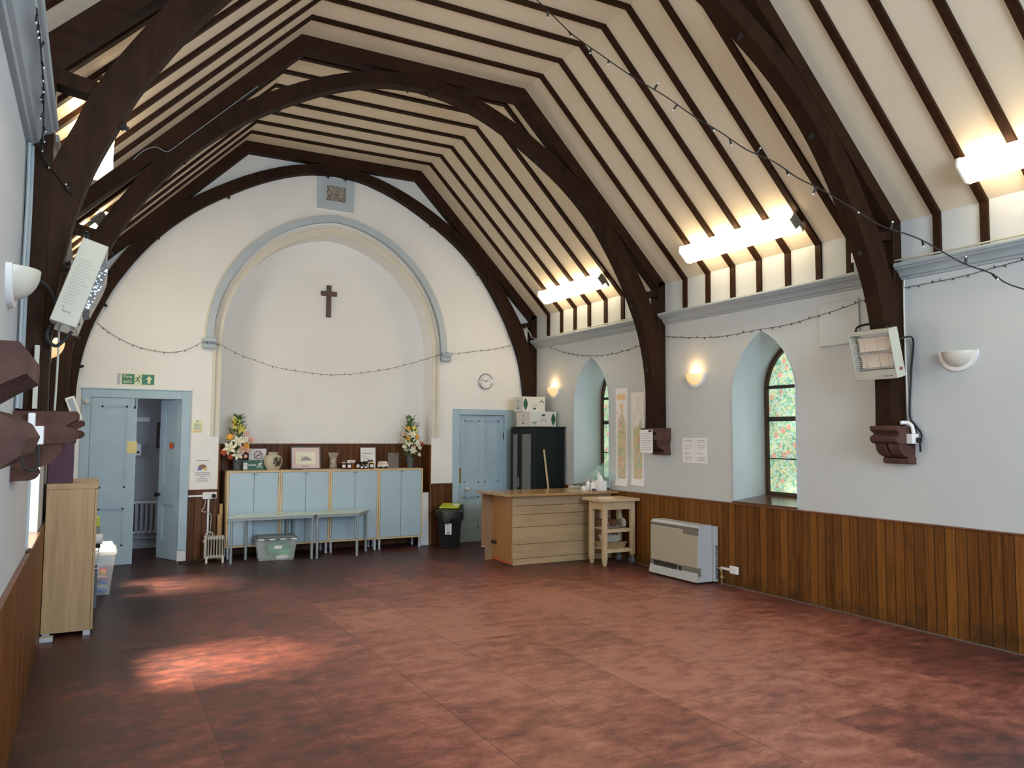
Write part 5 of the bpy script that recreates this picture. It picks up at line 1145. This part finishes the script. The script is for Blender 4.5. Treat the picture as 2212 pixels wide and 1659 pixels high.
for a, b, lab in ((6.785, 6.99, 'printed notice under the lit lamp, nearer the corbel'), (6.582, 6.778, 'printed notice under the lit lamp, nearer the patterned window')):
    t = thing('paper_notice', lab, 'notice', (XR, (a + b) / 2, 1.26), group='pair of printed notices')
    mb = MB(); xbox(mb, a, b, 1.26, 1.54); part('sheet', mb, PAPER, t)
    mb = MB(); m_ = (a + b) / 2
    for k, w in enumerate((0.1, 0.14, 0.0, 0.13, 0.15, 0.12, 0.0, 0.05, 0.11, 0.0, 0.14, 0.12, 0.15)):
        if w: xbox(mb, b - 0.03 - w if k > 1 else m_ - w / 2, b - 0.03 if k > 1 else m_ + w / 2, 1.51 - k * 0.019, 1.515 - k * 0.019, 0.002, 0.001)
    part('print', mb, INK, t)
mb = MB(); mb.box(XR - 0.022, XR, 4.605, 5.04, 2.39, 2.79, 0.004); top('wall_panel', mb, SIDEW, 'blank square panel painted like the wall beside the tilted heater', 'panel')

# ---------------------------------------------------------------- wall lamps
def sconce(side, y, z, lit, label):
    """half bowl uplighter: flat back plate, quarter bowl, bulb"""
    x = XR if side > 0 else XL
    base_m = Matrix.Translation((x, y, z)) @ Matrix.Rotation(PI / 2 if side > 0 else -PI / 2, 4, 'Z')   # local -y... front is +y local
    t = thing('wall_lamp', label, 'wall lamp', (x, y, z - 0.14), group='half bowl wall lamps')
    f = lambda p: base_m @ Vector(p)
    mb = MB(); n = 20
    o = [(0.157 * math.cos(PI + PI * k / n), 0.152 * math.sin(PI + PI * k / n)) for k in range(n + 1)]; i_ = [(0.05 * math.cos(PI + PI * k / n), 0.05 * math.sin(PI + PI * k / n)) for k in range(n + 1)]
    mb.band(o, i_, 'y', 0.0, 0.022); mb.bm.transform(base_m); part('back_plate', mb, WHITE, t)
    mb = MB(True); rings = []
    for j in range(9):
        b = PI / 2 * j / 8; rr = 0.127 * math.cos(b); zz = -0.122 * math.sin(b)
        rings.append([f((rr * math.cos(PI * k / n), 0.008 + 0.8 * rr * math.sin(PI * k / n), zz)) for k in range(n + 1)])
    for a, b in zip(rings, rings[1:]): mb.loft(a, b, closed=False)
    rings2 = [[base_m @ ((base_m.inverted() @ v) * 0.94) for v in r] for r in rings]
    for a, b in zip(rings2, rings2[1:]): mb.loft(a, b, closed=False)
    mb.loft(rings[0], rings2[0], closed=False)
    part('bowl', mb, LITBOWL if lit else CERAM, t)
    if lit: mb = MB(); mb.lathe([(0.0, 0.055), (0.014, 0.048), (0.022, 0.028), (0.018, 0.0), (0.009, -0.03), (0.009, -0.055), (0, -0.055)], f((0, 0.05, -0.02)), 14); part('bulb', mb, BULB, t)
    if lit:
        l = bpy.data.lights.new('lamp_glow', 'POINT'); l.energy = 1.6; l.color = (1.0, 0.62, 0.26); l.shadow_soft_size = 0.03
        lo = bpy.data.objects.new('lamp_glow', l); COL.objects.link(lo); lo.location = f((0, 0.075, 0.05))
sconce(1, 9.80, 2.255, True, 'lit half bowl wall lamp above the white cartons')
sconce(1, 6.745, 2.255, True, 'lit half bowl wall lamp above the pair of notices')
sconce(1, 3.72, 2.228, False, 'unlit white half bowl wall lamp beyond the tilted heater')
sconce(-1, 3.66, 2.20, False, 'unlit white half bowl wall lamp by the grey conduits')
sconce(-1, 6.75, 2.23, True, 'lit half bowl wall lamp half hidden behind the dark post')

# ---------------------------------------------------------------- fluorescent battens
def batten(side, y0, y1, label):
    t = thing('fluorescent_light', label, 'ceiling light', (XC + side * 2.9, y0, 3.5), group='fluorescent battens on the roof slopes')
    def P(dx, off): a, b = slope_pt(dx, off); return (XC + side * a, b)
    mb = MB(); mb.band([P(2.95, 0.046), P(2.86, 0.046)], [P(2.95, 0.07), P(2.86, 0.07)], 'y', y0, y1); part('spine', mb, WHITE, t)
    mb = MB(); mb.prism([P(2.975, 0.071), P(2.985, 0.095), P(2.955, 0.138), P(2.86, 0.138), P(2.83, 0.095), P(2.84, 0.071)], 'y', y0 + 0.01, y1 - 0.01); part('diffuser', mb, TUBE, t)
    mb = MB(); mb.prism([P(2.98, 0.06), P(2.988, 0.095), P(2.94, 0.095), P(2.94, 0.142), P(2.86, 0.142), P(2.85, 0.06)], 'y', y0 - 0.008, y0 + 0.012); part('end_cap', mb, TUBEOFF, t, label='grey broken end cap')
    mb = MB(); mb.prism([P(2.98, 0.06), P(2.99, 0.095), P(2.96, 0.142), P(2.856, 0.142), P(2.826, 0.095), P(2.836, 0.06)], 'y', y1 - 0.012, y1 + 0.004); part('end_cap', mb, CREAMP, t)
for sd, nm in ((1, 'above the stained window wall'), (-1, 'above the oak cupboard wall')):
    for y0, y1, lab in ((8.14, 9.66, 'first from the end wall'), (5.03, 6.58, 'second from the end wall'), (1.9, 3.46, 'third from the end wall')):
        batten(sd, y0, y1, 'bright fluorescent batten %s, %s' % (nm, lab))

# ---------------------------------------------------------------- radiant heaters on the third truss
def rheater(side, label):
    s = side
    c = Vector((5.60 if s > 0 else -0.075, 4.185, 2.23))
    # local frame: X = out into room, Y = along hall, Z = up the face; tilt so the face looks down
    out = Vector((-s, 0, 0)); tilt = math.radians(14 if s > 0 else 17)
    ex = (out * math.cos(tilt) + Vector((0, 0, -1)) * math.sin(tilt)).normalized(); ey = Vector((0, 1, 0)); ez = ex.cross(ey) if s < 0 else ex.cross(ey) * 1
    if ez.z < 0: ez = -ez
    m = Matrix((ex, ey, ez)).transposed().to_4x4(); m.translation = c
    t = thing('radiant_heater', label, 'heater', c, group='radiant heaters on the truss posts')
    D, Hh, Wd = 0.055, 0.20, 0.19
    mb = MB(); th = 0.012
    mb.box(-D, D, -Wd, -Wd + th, -Hh, Hh, 0.003, mat=m); mb.box(-D, D, Wd - th, Wd, -Hh, Hh, 0.003, mat=m); mb.box(-D, D, -Wd + th, Wd - th, Hh - 0.03, Hh, 0.003, mat=m); mb.box(-D, D, -Wd + th, Wd - th, -Hh, -Hh + 0.075, 0.003, mat=m); mb.box(-D, -D + 0.012, -Wd + th, Wd - th, -Hh, Hh, mat=m)
    part('casing', mb, CREAMM, t)
    mb = MB(); mb.box(-D + 0.012, -D + 0.03, -Wd + 0.02, Wd - 0.02, -Hh + 0.08, Hh - 0.035, mat=m); part('reflector', mb, CHROME, t)
    for zc in (-0.05, 0.085):
        mb = MB()
        P = [(0.018 - 0.02 * math.sin(PI * k / 8), zc - 0.055 + 0.11 * k / 8) for k in range(9)]; Q = [(x - 0.012, z) for x, z in P]
        mb.band(P, Q, 'y', -Wd + 0.05, Wd - 0.05); mb.bm.transform(m); part('ceramic_plaque', mb, CERPLQ, t)
    mb = MB()
    for k in range(15): z = -Hh + 0.09 + k * 0.018; mb.cyl(m @ Vector((D - 0.006, -Wd + 0.014, z)), m @ Vector((D - 0.006, Wd - 0.014, z)), 0.0016, 5)
    for y in (-0.14, -0.06, 0.06, 0.14): mb.cyl(m @ Vector((D - 0.004, y, -Hh + 0.08)), m @ Vector((D - 0.004, y, Hh - 0.035)), 0.002, 5)
    part('guard_wires', mb, CHROME, t)
    mb = MB(); mb.tube([m @ Vector(p) for p in smooth([(-0.03, -Wd + 0.03, Hh), (-0.05, -Wd + 0.04, Hh + 0.03), (-0.06, 0.0, Hh + 0.045), (-0.06, 0.12, Hh + 0.045), (-0.05, 0.17, Hh + 0.03), (-0.03, 0.175, Hh)])], 0.010, 8); part('bracket', mb, BLACK, t)
    mb = MB(); mb.box(-0.022, 0.012, -Wd - 0.006, -Wd, -Hh + 0.055, -Hh + 0.08, 0.002, mat=m); part('rocker_switch', mb, REDK if s > 0 else CREAMM, t)
    mb = MB(); mb.ball(m @ Vector((D, -Wd + 0.05, -Hh + 0.025)), 0.007, 8); mb.box(D, D + 0.001, -Wd + 0.075, -Wd + 0.12, -Hh + 0.022, -Hh + 0.027, mat=m); part('badge', mb, DARKINK, t)
    if s < 0:
        mb = MB(); mb.prism([(D - 0.002, -Hh + 0.085), (D + 0.02, -Hh + 0.10), (D + 0.034, 0.03), (D + 0.034, Hh - 0.11), (D - 0.002, Hh - 0.035)], 'y', -Wd + 0.014, Wd - 0.014); mb.bm.transform(m); part('mesh_guard', mb, mesh_grille('perforated_guard'), t, label='perforated silver guard')
        mb = MB()
        for k in range(17):
            z = 0.10 - k * 0.014; w = 0.075 if k < 9 else 0.06
            mb.box(-0.038, -0.038 + w * (0.7 + 0.3 * ((k * 7) % 3) / 2), -Wd - 0.0012, -Wd, z, z + 0.005, mat=m)
        mb.band([(-0.042, -0.03), (0.04, -0.03), (0.04, 0.115), (-0.042, 0.115)], [(-0.04, -0.028), (0.038, -0.028), (0.038, 0.113), (-0.04, 0.113)], 'y', -Wd - 0.001, -Wd, closed=True) if False else None
        part('printed_plate', mb, plain('faint_print', (0.42, 0.41, 0.36), 0.6), t)
rheater(1, 'cream radiant heater with pink ceramic plaques tilted on the dark post')
rheater(-1, 'cream radiant heater seen from its printed side on the dark post')

# cables, conduits and sockets by the third truss
mb = MB(); mb.tube(smooth([(5.92, 4.165, 3.02), (5.945, 4.12, 2.95), (5.95, 4.165, 2.86), (5.945, 4.17, 2.4), (5.945, 4.165, 2.0), (5.945, 4.16, 1.75), (5.945, 4.15, 1.68)]), 0.0075, 8); top('white_conduit', mb, CERAM, 'white conduit down the post behind the tilted heater', 'conduit')
mb = MB(); mb.tube(smooth([(5.70, 4.15, 2.32), (5.86, 4.08, 2.38), (5.94, 4.09, 2.33), (5.945, 4.12, 2.1), (5.94, 4.14, 1.75), (5.945, 4.10, 1.66), (5.94, 4.05, 1.60), (5.925, 4.03, 1.555)]), 0.0075, 8); top('heater_cable', mb, RUBBER, 'black cable curving from the tilted heater down to its socket', 'cable')
t = thing('wall_socket', 'white socket box with black plug on the corbel below the tilted heater', 'socket', (5.87, 4.05, 1.51))
mb = MB(); mb.box(5.83, 5.91, 4.045, 4.10, 1.505, 1.585, 0.003); part('box_body', mb, WHITE, t)
mb = MB(); mb.box(5.868, 5.912, 4.015, 4.045, 1.515, 1.555, 0.006); mb.tube([(5.9, 4.03, 1.515), (5.91, 4.035, 1.44)], 0.008, 8); part('plug', mb, BLACK, t)
mb = MB(); mb.tube(smooth([(5.83, 4.15, 1.675), (5.87, 4.12, 1.675), (5.88, 4.085, 1.65), (5.88, 4.07, 1.585)]), 0.016, 10); part('conduit_bend', mb, WHITE, t)
t = thing('wall_socket', 'white socket box on the side of the corbel over the bright window', 'socket', (-0.22, 4.05, 1.50))
mb = MB(); mb.box(-0.248, -0.19, 4.03, 4.10, 1.50, 1.582, 0.003); part('box_body', mb, WHITE, t)
mb = MB(); mb.box(-0.252, -0.225, 4.04, 4.1, 1.582, 1.64, 0.003); part('trunking', mb, WHITE, t)
mb = MB(); mb.box(-0.215, -0.203, 4.028, 4.03, 1.525, 1.54); part('switch', mb, CERAM, t)
mb = MB(); mb.tube(smooth([(-0.235, 4.08, 1.5), (-0.26, 4.03, 1.44), (-0.255, 4.02, 1.40), (-0.215, 4.02, 1.39), (-0.205, 4.03, 1.43), (-0.21, 4.04, 1.50)]), 0.007, 8); top('cable_loop', mb, RUBBER, 'black cable loop hanging below the white corbel socket box', 'cable')
mb = MB(); mb.tube(smooth([(-0.3, 4.11, 2.87), (-0.298, 4.12, 2.6), (-0.3, 4.11, 2.2), (-0.3, 4.12, 1.9), (-0.3, 4.11, 1.66)]), 0.0085, 8); top('wall_conduit', mb, GREYPIPE, 'grey blue conduit nearer the viewer beside the dark post', 'conduit', 'pair of grey conduits')
mb = MB(); mb.tube(smooth([(-0.29, 4.155, 2.87), (-0.288, 4.16, 2.6), (-0.29, 4.155, 2.2), (-0.29, 4.155, 1.9), (-0.29, 4.155, 1.66)]), 0.0085, 8); top('wall_conduit', mb, GREYPIPE, 'grey blue conduit touching the dark post', 'conduit', 'pair of grey conduits')
mb = MB(); mb.tube(smooth([(-0.28, 4.10, 2.215), (-0.235, 4.12, 2.24), (-0.19, 4.13, 2.20), (-0.165, 4.14, 2.1), (-0.2, 4.14, 2.0), (-0.16, 4.14, 1.95), (-0.1, 4.13, 2.02)]), 0.008, 8); top('heater_cable', mb, RUBBER, 'black cable sagging from the conduits to the heater with printed side', 'cable')
mb = MB(); mb.box(-0.245, -0.225, 4.135, 4.155, 1.66, 1.95, 0.002); mb.tube(smooth([(-0.155, 4.176, 2.2), (-0.153, 4.176, 1.9), (-0.157, 4.176, 1.655)]), 0.005, 6); top('post_flex', mb, CREAMM, 'thin cream flex running down the dark post to the corbel', 'cable')
t = thing('truss_socket', 'white double socket on the upright board behind the middle truss brace', 'socket', (5.85, 4.56, 3.03))
mb = MB(); mb.box(5.885, 5.912, 4.50, 4.63, 3.10, 3.19, 0.004); part('plate', mb, WHITE, t)
mb = MB()
for y in (4.535, 4.595): mb.box(5.883, 5.885, y - 0.003, y + 0.003, 3.15, 3.165); mb.box(5.883, 5.885, y - 0.014, y - 0.008, 3.125, 3.135); mb.box(5.883, 5.885, y + 0.008, y + 0.014, 3.125, 3.135)
part('pin_holes', mb, DARKINK, t)
mb = MB(); mb.tube(smooth([(5.895, 4.53, 3.1), (5.89, 4.52, 3.05), (5.9, 4.51, 3.012)]), 0.005, 6); mb.tube(smooth([(5.895, 4.60, 3.1), (5.89, 4.59, 3.05), (5.9, 4.58, 3.012)]), 0.005, 6); part('flex', mb, CREAMM, t)
mb = MB(); mb.tube(smooth([(5.87, 4.2, 3.03), (5.85, 4.1, 3.025), (5.855, 3.8, 3.02), (5.86, 3.4, 3.02), (5.86, 2.6, 3.02)]), 0.008, 6); top('cornice_cable', mb, CREAMM, 'pale cable lying on the cornice beyond the tilted heater', 'cable')
mb = MB(); mb.tube(smooth([(5.75, 10.3, 3.2), (5.82, 10.31, 3.12), (5.86, 10.2, 3.02), (5.87, 9.4, 3.02), (5.865, 8.4, 3.02), (5.87, 7.5, 3.02)]), 0.007, 6); top('cornice_cable', mb, CREAMM, 'pale cable lying on the cornice above the white cartons', 'cable')
mb = MB(); pts = [(XC - a, TY[1] - 0.006, b) for a, b in [slope_pt(q, o) for q, o in ((2.62, 0.03), (2.54, 0.02), (2.47, 0.05), (2.44, 0.13), (2.40, 0.142), (2.3, 0.142), (2.1, 0.142), (1.9, 0.142), (1.7, 0.142))]]; mb.tube(smooth(pts), 0.0035, 6); top('truss_cable', mb, GREYPIPE, 'thin grey cable tacked along the middle truss rafter', 'cable')
t = thing('leaning_card', 'grey and cream card leaning on the corbel above the oak cupboard', 'card', (-0.15, 7.2, 1.66))
cm = Matrix.Translation((-0.16, 7.235, 1.655)) @ Matrix.Rotation(math.radians(-17), 4, 'Y')
cm = Matrix.Translation((-0.105, 7.235, 1.655)) @ Matrix.Rotation(math.radians(-20), 4, 'Y')
mb = MB(); mb.box(-0.035, 0.035, 0, 0.012, 0, 0.20, mat=cm); part('card', mb, CREAMP, t)
mb = MB(); mb.box(-0.022, 0.018, -0.001, 0, 0.03, 0.185, mat=cm); part('grey_face', mb, GREYM, t)

# ---------------------------------------------------------------- oak cupboard and what stands by it
t = thing('oak_cupboard', 'tall oak veneer cupboard seen from its plain side', 'cupboard', (-0.12, 7.35, 0))
cx0, cx1, cy0, cy1 = XL + 0.024, 0.055, 6.96, 7.75
mb = MB(); mb.box(cx0, cx1 - 0.02, cy0, cy1, 0.035, 1.12, 0.0015); part('carcass', mb, OAKV, t)
mb = MB(); mb.box(cx0, cx1 + 0.004, cy0 - 0.004, cy1 + 0.004, 1.12, 1.163, 0.002); part('top_board', mb, OAKV, t)
for a, b in ((cy0 + 0.002, (cy0 + cy1) / 2 - 0.002), ((cy0 + cy1) / 2 + 0.002, cy1 - 0.002)):
    mb = MB(); mb.box(cx1 - 0.018, cx1, a, b, 0.04, 1.115, 0.0015); part('door', mb, OAKV, t)
for x in (cx0 + 0.01, cx1 - 0.065):
    for y in (cy0 + 0.005, cy1 - 0.055): mb = MB(); mb.box(x, x + 0.05, y, y + 0.05, 0, 0.035); part('foot', mb, ALU, t)
mb = MB(); mb.box(XL + 0.022, XL + 0.11, 6.84, 6.93, 0.0, 0.03, 0.002); top('silver_foot', mb, ALU, 'loose silver block on the floor before the oak cupboard', 'block')
t = thing('purple_box', 'dark purple box file standing on the oak cupboard', 'box', (-0.2, 7.08, 1.163))
mb = MB(); mb.box(-0.292, -0.12, 7.03, 7.15, 1.1635, 1.475, 0.002); part('box_body', mb, PURPLE, t)
mb = MB(); mb.box(-0.298, -0.292, 7.028, 7.15, 1.1635, 1.475); part('spine', mb, BLACK, t)
t = thing('plastic_tub', 'tall clear plastic tub of coloured toys behind the oak cupboard', 'storage box', (0.1, 8.72, 0))
bt = Matrix.Translation((0.075, 8.74, 0))
mb = MB(); taper(mb, 0.25, 0.34, 0.33, 0.42, 0.004, 0.40, bt); part('tub', mb, CLEARP, t)
mb = MB(); mb.box(-0.175, 0.178, -0.22, 0.22, 0.385, 0.43, 0.012, mat=bt); mb.box(-0.15, 0.15, -0.2, 0.2, 0.43, 0.47, 0.012, mat=bt); part('lid', mb, CLEARP, t)
rnd = random.Random(21); cols = [BLUETOY, REDTOY, WHTTOY, BLUETOY, GREENBAG, REDTOY, BLUETOY, WHTTOY, REDTOY, BLUETOY, WHTTOY, BLUETOY, PET_O, BLUETOY, REDTOY, WHTTOY]
nmc = {BLUETOY: 'blue', REDTOY: 'red', WHTTOY: 'white', GREENBAG: 'green', PET_O: 'orange'}
for k, m in enumerate(cols):
    lay = k // 6; i = k % 6
    p = Vector((0.075 + (-0.07 if i % 2 else 0.06), 8.60 + (i // 2) * 0.1, 0.045 + lay * 0.085))
    mb = MB(); q = Matrix.Translation(p) @ Matrix.Rotation(rnd.random() * 3, 4, 'Z') @ Matrix.Rotation(rnd.random(), 4, 'X')
    mb.box(-0.04, 0.04, -0.025, 0.025, -0.018, 0.018, 0.007, mat=q)
    for w in (-0.022, 0.022): mb.cyl(q @ Vector((w, -0.03, -0.014)), q @ Vector((w, 0.03, -0.014)), 0.014, 10)
    top('toy_car', mb, m, '%s plastic toy car in the tall clear tub behind the oak cupboard' % nmc[m], 'toy', 'toys in the clear tub')
t = thing('wire_trolley', 'dark wire rack half hidden behind the oak cupboard', 'rack', (0.03, 8.1, 0))
mb = MB(); mb.box(-0.20, 0.085, 7.98, 8.0, 0.0, 0.33); mb.box(-0.2, 0.085, 8.3, 8.32, 0.0, 0.33); part('side_panel', mb, plain('blue_grey_metal', (0.10, 0.12, 0.15), 0.5), t)
mb = MB()
for z in (0.35, 0.43, 0.50): mb.cyl((0.09, 7.98, z), (0.09, 8.32, z), 0.004, 6); mb.cyl((-0.2, 7.98, z), (0.09, 7.98, z), 0.004, 6)
for y in (7.98, 8.15, 8.32): mb.cyl((0.09, y, 0.30), (0.09, y, 0.53), 0.004, 6)
part('wire_basket', mb, WHITE, t)
mb = MB(); mb.box(-0.2, 0.10, 7.97, 8.33, 0.53, 0.555, 0.002); part('shelf', mb, BLACK, t)
mb = MB(); mb.cyl((-0.05, 8.05, 0.60), (0.115, 8.05, 0.60), 0.045, 18); top('paper_roll', mb, PAPER, 'white paper roll on the dark wire rack', 'paper roll')
mb = MB(); mb.box(-0.12, 0.095, 8.12, 8.3, 0.556, 0.70, 0.004); top('grey_box', mb, LIDGREY, 'grey box on the wire rack under the lime box', 'box')
mb = MB(); mb.box(-0.12, 0.09, 8.12, 8.3, 0.701, 0.78, 0.004); top('lime_box', mb, LIME, 'lime yellow box topping the stack behind the oak cupboard', 'box')

# ---------------------------------------------------------------- fairy lights
GLINT = plain('bulb_glint_tip', (0.8, 0.8, 0.78), 0.15)  # whitish tip colour stands in for each bulb's glint
def fairy(pts, label, n, r, L, seed, name='fairy_lights'):
    pts = smooth(pts, 5); rnd = random.Random(seed)
    t = thing(name, label, 'string lights', pts[0], group='fairy light strings')
    mb = MB(); mb.tube(pts, r, 5); part('cable', mb, RUBBER, t)
    d = [0]
    for a, b in zip(pts, pts[1:]): d.append(d[-1] + (b - a).length)
    for k in range(n):
        s = d[-1] * (k + 0.5 + rnd.uniform(-0.25, 0.25)) / n; i = max(j for j in range(len(d)) if d[j] <= s); i = min(i, len(pts) - 2); f = (s - d[i]) / max(1e-6, d[i + 1] - d[i])
        p = pts[i].lerp(pts[i + 1], f); q = Vector((rnd.uniform(-0.5, 0.5), rnd.uniform(-0.8, 0.8), rnd.choice((-1, -1, -0.7, 0.8)))).normalized()
        mb = MB(); mb.cyl(p, p + q * L * 0.82, r * 1.7, 6); mb.mi = 1; mb.cyl(p + q * L * 0.82, p + q * L, r * 1.1, 6); part('bulb', mb, [RUBBER, GLINT], t)
fairy([(2.643, 4.6, 4.606), (2.75, 4.49, 4.43), (2.823, 4.4, 4.30), (2.95, 4.25, 4.125), (3.088, 4.1, 3.949), (3.217, 3.9, 3.756), (3.29, 3.75, 3.6), (3.39, 3.6, 3.454), (3.47, 3.46, 3.31), (3.561, 3.33, 3.21), (3.62, 3.2, 3.08), (3.703, 3.1, 2.994), (3.807, 2.95, 2.847), (3.889, 2.85, 2.745), (4.0, 2.7, 2.65), (4.184, 2.58, 2.515), (4.312, 2.5, 2.456), (4.442, 2.4, 2.362), (4.9, 2.0, 2.2), (5.9, 1.3, 2.3)], 'thick dark fairy light string slung across the hall below the roof', 26, 0.0042, 0.046, 5)
fairy([(0.0, 10.42, 2.86), (0.205, 10.43, 2.709), (0.459, 10.43, 2.596), (0.743, 10.43, 2.55), (0.98, 10.43, 2.586), (1.18, 10.33, 2.69), (1.36, 10.35, 2.678), (1.641, 10.40, 2.558), (2.109, 10.42, 2.419), (2.594, 10.42, 2.367), (2.845, 10.42, 2.358), (3.296, 10.42, 2.409), (3.834, 10.41, 2.531), (4.397, 10.34, 2.72), (4.49, 10.33, 2.73), (4.765, 10.43, 2.767), (5.221, 10.43, 2.841), (5.62, 10.42, 2.94)], 'thin fairy light string swagged across the recess', 46, 0.0026, 0.026, 6)
fairy([(5.93, 10.28, 3.01), (5.945, 9.869, 2.85), (5.945, 9.359, 2.72), (5.945, 8.887, 2.651), (5.945, 8.45, 2.625), (5.945, 8.043, 2.642), (5.945, 7.617, 2.699), (5.945, 7.44, 2.73)], 'thin fairy light string above the window by the long drawings', 24, 0.0026, 0.026, 7)
fairy([(5.945, 7.26, 2.735), (5.945, 6.74, 2.666), (5.945, 6.299, 2.633), (5.945, 5.769, 2.645), (5.945, 5.408, 2.65), (5.93, 4.865, 2.705), (5.93, 4.57, 2.751), (5.93, 4.35, 2.785)], 'thin fairy light string above the window beside the blank panel', 24, 0.0026, 0.026, 8)
fairy([(5.945, 4.17, 2.807), (5.945, 3.959, 2.807), (5.945, 3.726, 2.811), (5.945, 3.507, 2.826), (5.945, 3.196, 2.854), (5.94, 2.4, 2.9)], 'thin fairy light string above the unlit lamp beyond the tilted heater', 18, 0.0026, 0.026, 9)
fairy([(-0.21, 2.9, 2.93), (-0.215, 3.2, 2.945), (-0.22, 3.5, 2.925), (-0.23, 3.75, 2.93), (-0.24, 3.95, 2.90), (-0.25, 4.1, 2.87), (-0.24, 4.17, 2.82), (-0.18, 4.175, 2.75), (-0.15, 4.175, 2.70), (-0.12, 4.175, 2.68)], 'fairy light string along the cornice near the grey conduits', 15, 0.003, 0.03, 10)

# ---------------------------------------------------------------- lights
def area(name, loc, size, energy, color, direction):
    l = bpy.data.lights.new(name, 'AREA'); l.shape = 'RECTANGLE'; l.size, l.size_y = size; l.energy = energy; l.color = color
    o = bpy.data.objects.new(name, l); COL.objects.link(o); o.location = loc
    o.rotation_euler = Vector(direction).to_track_quat('-Z', 'Y').to_euler(); return o
area('front_window_light', (XC, YF + 0.06, 2.7), (3.4, 2.6), 350, (0.66, 0.84, 1.0), (0, 1, -0.05))
area('near_fill_light_stained', (XR - 0.03, 2.67, 1.7), (0.8, 1.5), 12, (0.80, 0.92, 1.0), (-1, 0.1, 0))  # added fill lamp out of view, in front of the added near window
area('near_fill_light_plain', (XL + 0.03, 2.67, 1.7), (0.8, 1.5), 15, (0.80, 0.92, 1.0), (1, 0.1, 0))  # matching added fill lamp on the cupboard side, also out of view
for y in WIN_R[:2]: area('stained_window_light', (XR + 0.40, y, 1.7), (0.6, 1.4), 1.3, (0.50, 0.80, 1.0), (-1, 0, 0))
for y in WIN_L[:2]: area('plain_window_light', (XL - 0.40, y, 1.7), (0.6, 1.4), 14, (0.85, 0.94, 1.0), (1, 0, 0))
sl = bpy.data.lights.new('sun', 'SUN'); sl.energy = 84; sl.angle = math.radians(15); sl.color = (1.0, 0.90, 0.76)
so = bpy.data.objects.new('sun', sl); COL.objects.link(so)
so.rotation_euler = Vector((1.0, -0.01, -1.30)).to_track_quat('-Z', 'Y').to_euler()
w = bpy.data.worlds.new('sky_world'); S.world = w; w.use_nodes = True
bg = w.node_tree.nodes['Background']; bg.inputs[0].default_value = (0.75, 0.88, 1.0, 1); bg.inputs[1].default_value = 1.6

# ---------------------------------------------------------------- camera
yaw, pitch, roll, fpx = 4.91372178e-01, 6.62586915e-02, 5.72725659e-03, 1.68924573e+03
f = Vector((math.sin(yaw) * math.cos(pitch), math.cos(yaw) * math.cos(pitch), math.sin(pitch)))
r0 = Vector((math.cos(yaw), -math.sin(yaw), 0)); u0 = r0.cross(f)
r = math.cos(roll) * r0 + math.sin(roll) * u0; u = -math.sin(roll) * r0 + math.cos(roll) * u0
cam = bpy.data.cameras.new('camera'); cam.sensor_fit = 'HORIZONTAL'; cam.sensor_width = 36.0; cam.lens = fpx / 2212 * 36; cam.clip_start = 0.02
co = bpy.data.objects.new('camera', cam); COL.objects.link(co)
m = Matrix((r, u, -f)).transposed().to_4x4(); m.translation = (0, 0, 1.55); co.matrix_world = m
S.camera = co

S.view_settings.view_transform = 'Standard'; S.view_settings.look = 'None'; S.view_settings.gamma = 1.0; S.view_settings.exposure = 0.0; S.view_settings.use_curve_mapping = False
S.cycles.max_bounces = 8; S.cycles.diffuse_bounces = 5; S.cycles.transparent_max_bounces = 12; S.cycles.sample_clamp_indirect = 6.0
